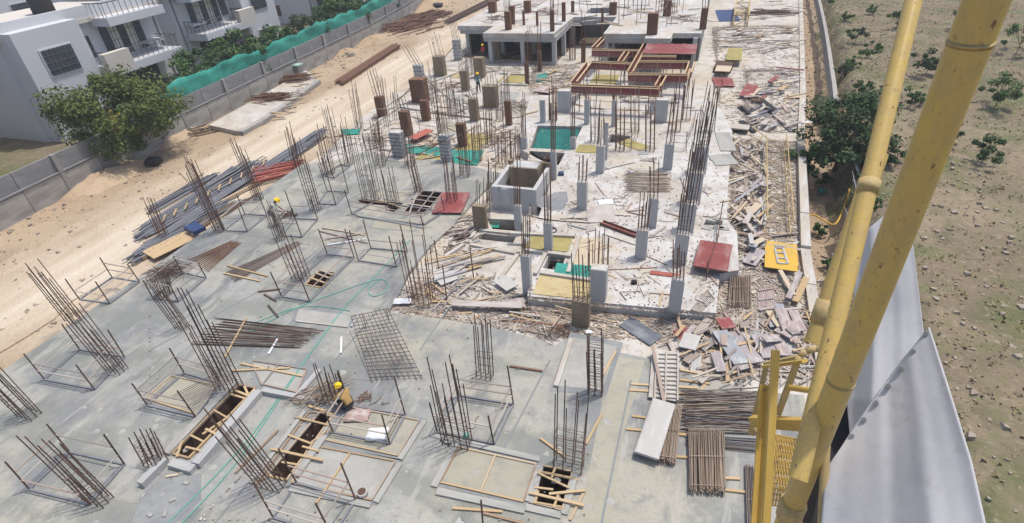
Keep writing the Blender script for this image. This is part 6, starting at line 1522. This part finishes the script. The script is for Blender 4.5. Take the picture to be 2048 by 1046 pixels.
person(G(968, 121, ZL+.02), 2.6, 'stand', cloth('red_shirt', (.50, .06, .09), (.4, .05, .07)), cloth('navy_trousers', (.04, .045, .07), (.07, .07, .1)), 'worker in red shirt near the upper deck corner', 1.0)
person(G(1039, 112, ZL+.02), 3.0, 'stand', cloth('brown_shirt', (.09, .06, .04), (.13, .09, .06)), cloth('dim_trousers', (.04, .045, .07), (.07, .07, .1)), 'worker with yellow hard hat in the dark bay under the upper deck', 1.0)
# ------------------------------------------------------------------ crane mast in the foreground
def pipe(name, a, b, r, mt, parent=None):
    return rod(name, a, b, r, K[mt], parent, PIPE)
cr_ = thing('crane_mast', C(1620, 1100, 4.2), 'worn yellow crane mast frame in the right foreground', 'crane')
A, B2 = D(1586, 1009, 2.98), D(1767, 537, 2.03)
dm = (B2-A).normalized()
pipe('main_pipe', A-dm*1.5, B2+dm*2.2, .055, 'pipeyellow', cr_)
p = D(1582, 1020, 3.0); pipe('collar', p-dm*.06, p+dm*.07, .066, 'dullyellow', cr_)
for t in (.62, 1.5):
    p = A.lerp(B2, t); pipe('weld_ring', p-dm*.008, p+dm*.008, .0568, 'dullyellow', cr_)
A2, B3 = D(1622, 850, 2.55), D(1745, 340, 2.75)
d2 = (B3-A2).normalized()
pipe('diagonal_brace', A2-d2*.25, B3+d2*1.6, .042, 'pipeyellow', cr_)
p = A2.lerp(B3, .93); pipe('collar', p-d2*.035, p+d2*.035, .049, 'dullyellow', cr_)
A3, B4 = D(1650, 620, 3.1), D(1722, 410, 3.1)
d3 = (B4-A3).normalized()
pipe('rear_pipe', A3-d3*.2, B4+d3*.3, .05, 'pipeyellow', cr_)
p = A3; pipe('collar', p-d3*.08, p+d3*.05, .058, 'dullyellow', cr_)
def angle(name, a, b, w, mt='yellow', t=.008, roll=.5):
    a, b = Vector(a), Vector(b); M = frame_of(a, b, 1, 1, roll); L = (b-a).length
    v, f = [], []
    for (sx, sy, ox, oy) in ((w, t, w/2, t/2), (t, w-t, t/2, t+(w-t)/2)):
        k = len(v)
        for q in BOX.vertices: v.append(M @ Vector((q.co.x*sx+ox-w/2, q.co.y*sy+oy-w/2, q.co.z)))
        f += [tuple(k+i for i in pp.vertices) for pp in BOX.polygons]
    return link(name, mesh_of(name, v, f), K[mt], cr_)
angle('upright', C(1508, 1120, 4.6), C(1530, 770, 4.3), .05)
bar('upright', C(1528, 1120, 4.4), C(1551, 700, 4.05), .045, .045, K['yellow'], cr_)
bar('bracket', C(1528, 733, 4.35), C(1610, 722, 4.0), .045, .02, K['yellow'], cr_)
bar('bracket', C(1530, 728, 4.5), C(1600, 714, 4.3), .03, .03, K['dullyellow'], cr_)
bar('stay', C(1533, 730, 4.5), C(1503, 858, 4.7), .035, .035, K['dullyellow'], cr_)
bar('stay', C(1598, 714, 4.2), C(1556, 828, 4.4), .035, .035, K['dullyellow'], cr_)
for a, b in zip([(1592, 730), (1598, 712), (1612, 702), (1632, 697)], [(1598, 712), (1612, 702), (1632, 697), (1660, 698)]):
    pipe('bent_rail', C(*a, 4.1), C(*b, 4.1), .022, 'dullyellow', cr_)
pipe('rung', C(1578, 775, 4.2), C(1660, 786, 4.0), .02, 'yellow', cr_)
bar('cross_beam', C(1506, 842, 4.6), C(1650, 852, 4.1), .06, .075, K['yellow'], cr_)
bar('end_plate', C(1498, 856, 4.7), C(1512, 862, 4.7), .06, .06, K['dullyellow'], cr_)
bar('base_beam', C(1470, 1140, 4.9), C(1680, 1110, 4.2), .16, .12, K['dullyellow'], cr_)
pipe('thin_rail', C(1640, 1120, 3.4), C(1655, 830, 3.2), .02, 'dullyellow', cr_)
# expanded-metal platform
mz = [C(1545, 868, 4.75), C(1606, 880, 4.5), C(1612, 1020, 4.3), C(1540, 1010, 4.55)]
mb_ = []
for i in range(13):
    t = i/12
    mb_ += [(mz[0].lerp(mz[1], t), mz[3].lerp(mz[2], max(0, t-.35)), .012, .005), (mz[0].lerp(mz[1], t), mz[3].lerp(mz[2], min(1, t+.35)), .012, .005)]
for i in range(14):
    t = i/13; mb_.append((mz[0].lerp(mz[3], t), mz[1].lerp(mz[2], t), .01, .005))
join_bars('expanded_mesh', mb_, K['yellow'], cr_)
# white sheeting around the crane base
def drape(name, rows, label, fold=.05, seed=0, mt='tarp'):
    """rows: list of lists of (px, py, dist)"""
    n, m = 70, 50
    rg_ = random.Random(seed); v, f = [], []
    R_ = [[C(*q) for q in r] for r in rows]
    def samp(r, s):
        k = min(int(s*(len(r)-1)), len(r)-2); return r[k].lerp(r[k+1], s*(len(r)-1)-k)
    for j in range(m+1):
        t = j/m; k = min(int(t*(len(R_)-1)), len(R_)-2); tt = t*(len(R_)-1)-k
        for i in range(n+1):
            s = i/n; p = samp(R_[k], s).lerp(samp(R_[k+1], s), tt)
            w = math.sin(s*7+t*1.2+seed)*.7+math.sin(s*16+t*1.6+seed*2)*.35+math.sin(s*11.3+t*.8+seed)*.3+math.sin(s*37+t*2)*.07+math.sin(t*5+s*3)*.12
            v.append(p+(EYE-p).normalized()*fold*w)
    for j in range(m):
        for i in range(n): a = j*(n+1)+i; f.append((a, a+1, a+n+2, a+n+1))
    o = link(name, mesh_of(name, v, f, True), K[mt]); o.modifiers.new('thick', 'SOLIDIFY').thickness = .006
    return tag(o, label, 'tarpaulin')
t1 = drape('tarpaulin', [[(1655, 935, 3.3), (1752, 792, 3.3), (1810, 715, 3.3), (1860, 655, 3.3)], [(1648, 985, 3.3), (1755, 890, 3.2), (1830, 830, 3.15), (1900, 780, 3.1)], [(1642, 1060, 3.3), (1760, 1010, 3.15), (1850, 965, 3.05), (1945, 925, 3.0)], [(1638, 1150, 3.3), (1770, 1150, 3.05), (1880, 1150, 2.9), (1995, 1150, 2.85)]], 'pale grey tarpaulin draped in folds in the lower right foreground', .02, 1)
t2 = drape('tarpaulin', [[(1712, 500, 4.5), (1740, 455, 4.5), (1775, 425, 4.5), (1815, 400, 4.5)], [(1705, 660, 4.5), (1750, 640, 4.4), (1795, 620, 4.4), (1840, 600, 4.4)], [(1694, 800, 4.4), (1745, 800, 4.3), (1800, 785, 4.3), (1860, 765, 4.3)], [(1702, 890, 4.4), (1760, 900, 4.3), (1810, 880, 4.3), (1870, 860, 4.3)]], 'blue-white sheet hanging behind the yellow pipe', .012, 4)
for q in range(9):
    t = q/8; a = C(1660, 930, 3.29).lerp(C(1856, 658, 3.28), t); link('eyelet', PIPE, K['greypipe'], t1, Matrix.Translation(a+Vector((0, 0, -.03))) @ (EYE-a).to_track_quat('Z', 'Y').to_matrix().to_4x4() @ Matrix.Diagonal((.022, .022, .05, 1)))
rod('tie_rope', C(1655, 935, 3.28), C(1640, 900, 3.5), .006, K['plastic'], t1)
ck = thing('shade_gap_plate', C(1690, 960, 4.0), 'black plate standing in for the shaded gap behind the yellow pipe', 'plate')  # black plate added to paint the shadowed gap between the sheets
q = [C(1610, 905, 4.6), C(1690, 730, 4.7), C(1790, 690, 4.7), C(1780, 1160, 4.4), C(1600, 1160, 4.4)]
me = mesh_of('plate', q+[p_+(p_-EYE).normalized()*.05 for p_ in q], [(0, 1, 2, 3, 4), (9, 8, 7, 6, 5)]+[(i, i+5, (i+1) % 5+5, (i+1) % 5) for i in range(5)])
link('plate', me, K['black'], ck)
# yellow caution strap snagged in the trench by the mast
hose([(1604, 456), (1608, 434), (1622, 425), (1640, 436), (1660, 448), (1672, 452), (1684, 425), (1696, 395), (1704, 350), (1722, 318), (1752, 268)], .05, 'brightyellow', 'yellow barrier tape trailing over the trench to the field', -1.2, 'barrier_tape')

# thin midday haze over the whole place
hz = link('haze', BOX, None, None, Matrix.Translation((0, 400, 8.0)) @ Matrix.Diagonal((1900, 2300, 32, 1)))
hm = bpy.data.materials.new('midday_haze'); hm.use_nodes = True
for n_ in list(hm.node_tree.nodes):
    if n_.type == 'BSDF_PRINCIPLED': hm.node_tree.nodes.remove(n_)
pv = hm.node_tree.nodes.new('ShaderNodeVolumePrincipled'); pv.inputs['Density'].default_value = .0008; pv.inputs['Color'].default_value = (.93, .95, 1, 1)
hm.node_tree.links.new(pv.outputs[0], hm.node_tree.nodes['Material Output'].inputs['Volume'])
hz.material_slots[0].link = 'OBJECT'; hz.material_slots[0].material = hm; hz['kind'] = 'stuff'; hz['label'] = 'thin pale midday haze over the whole site'
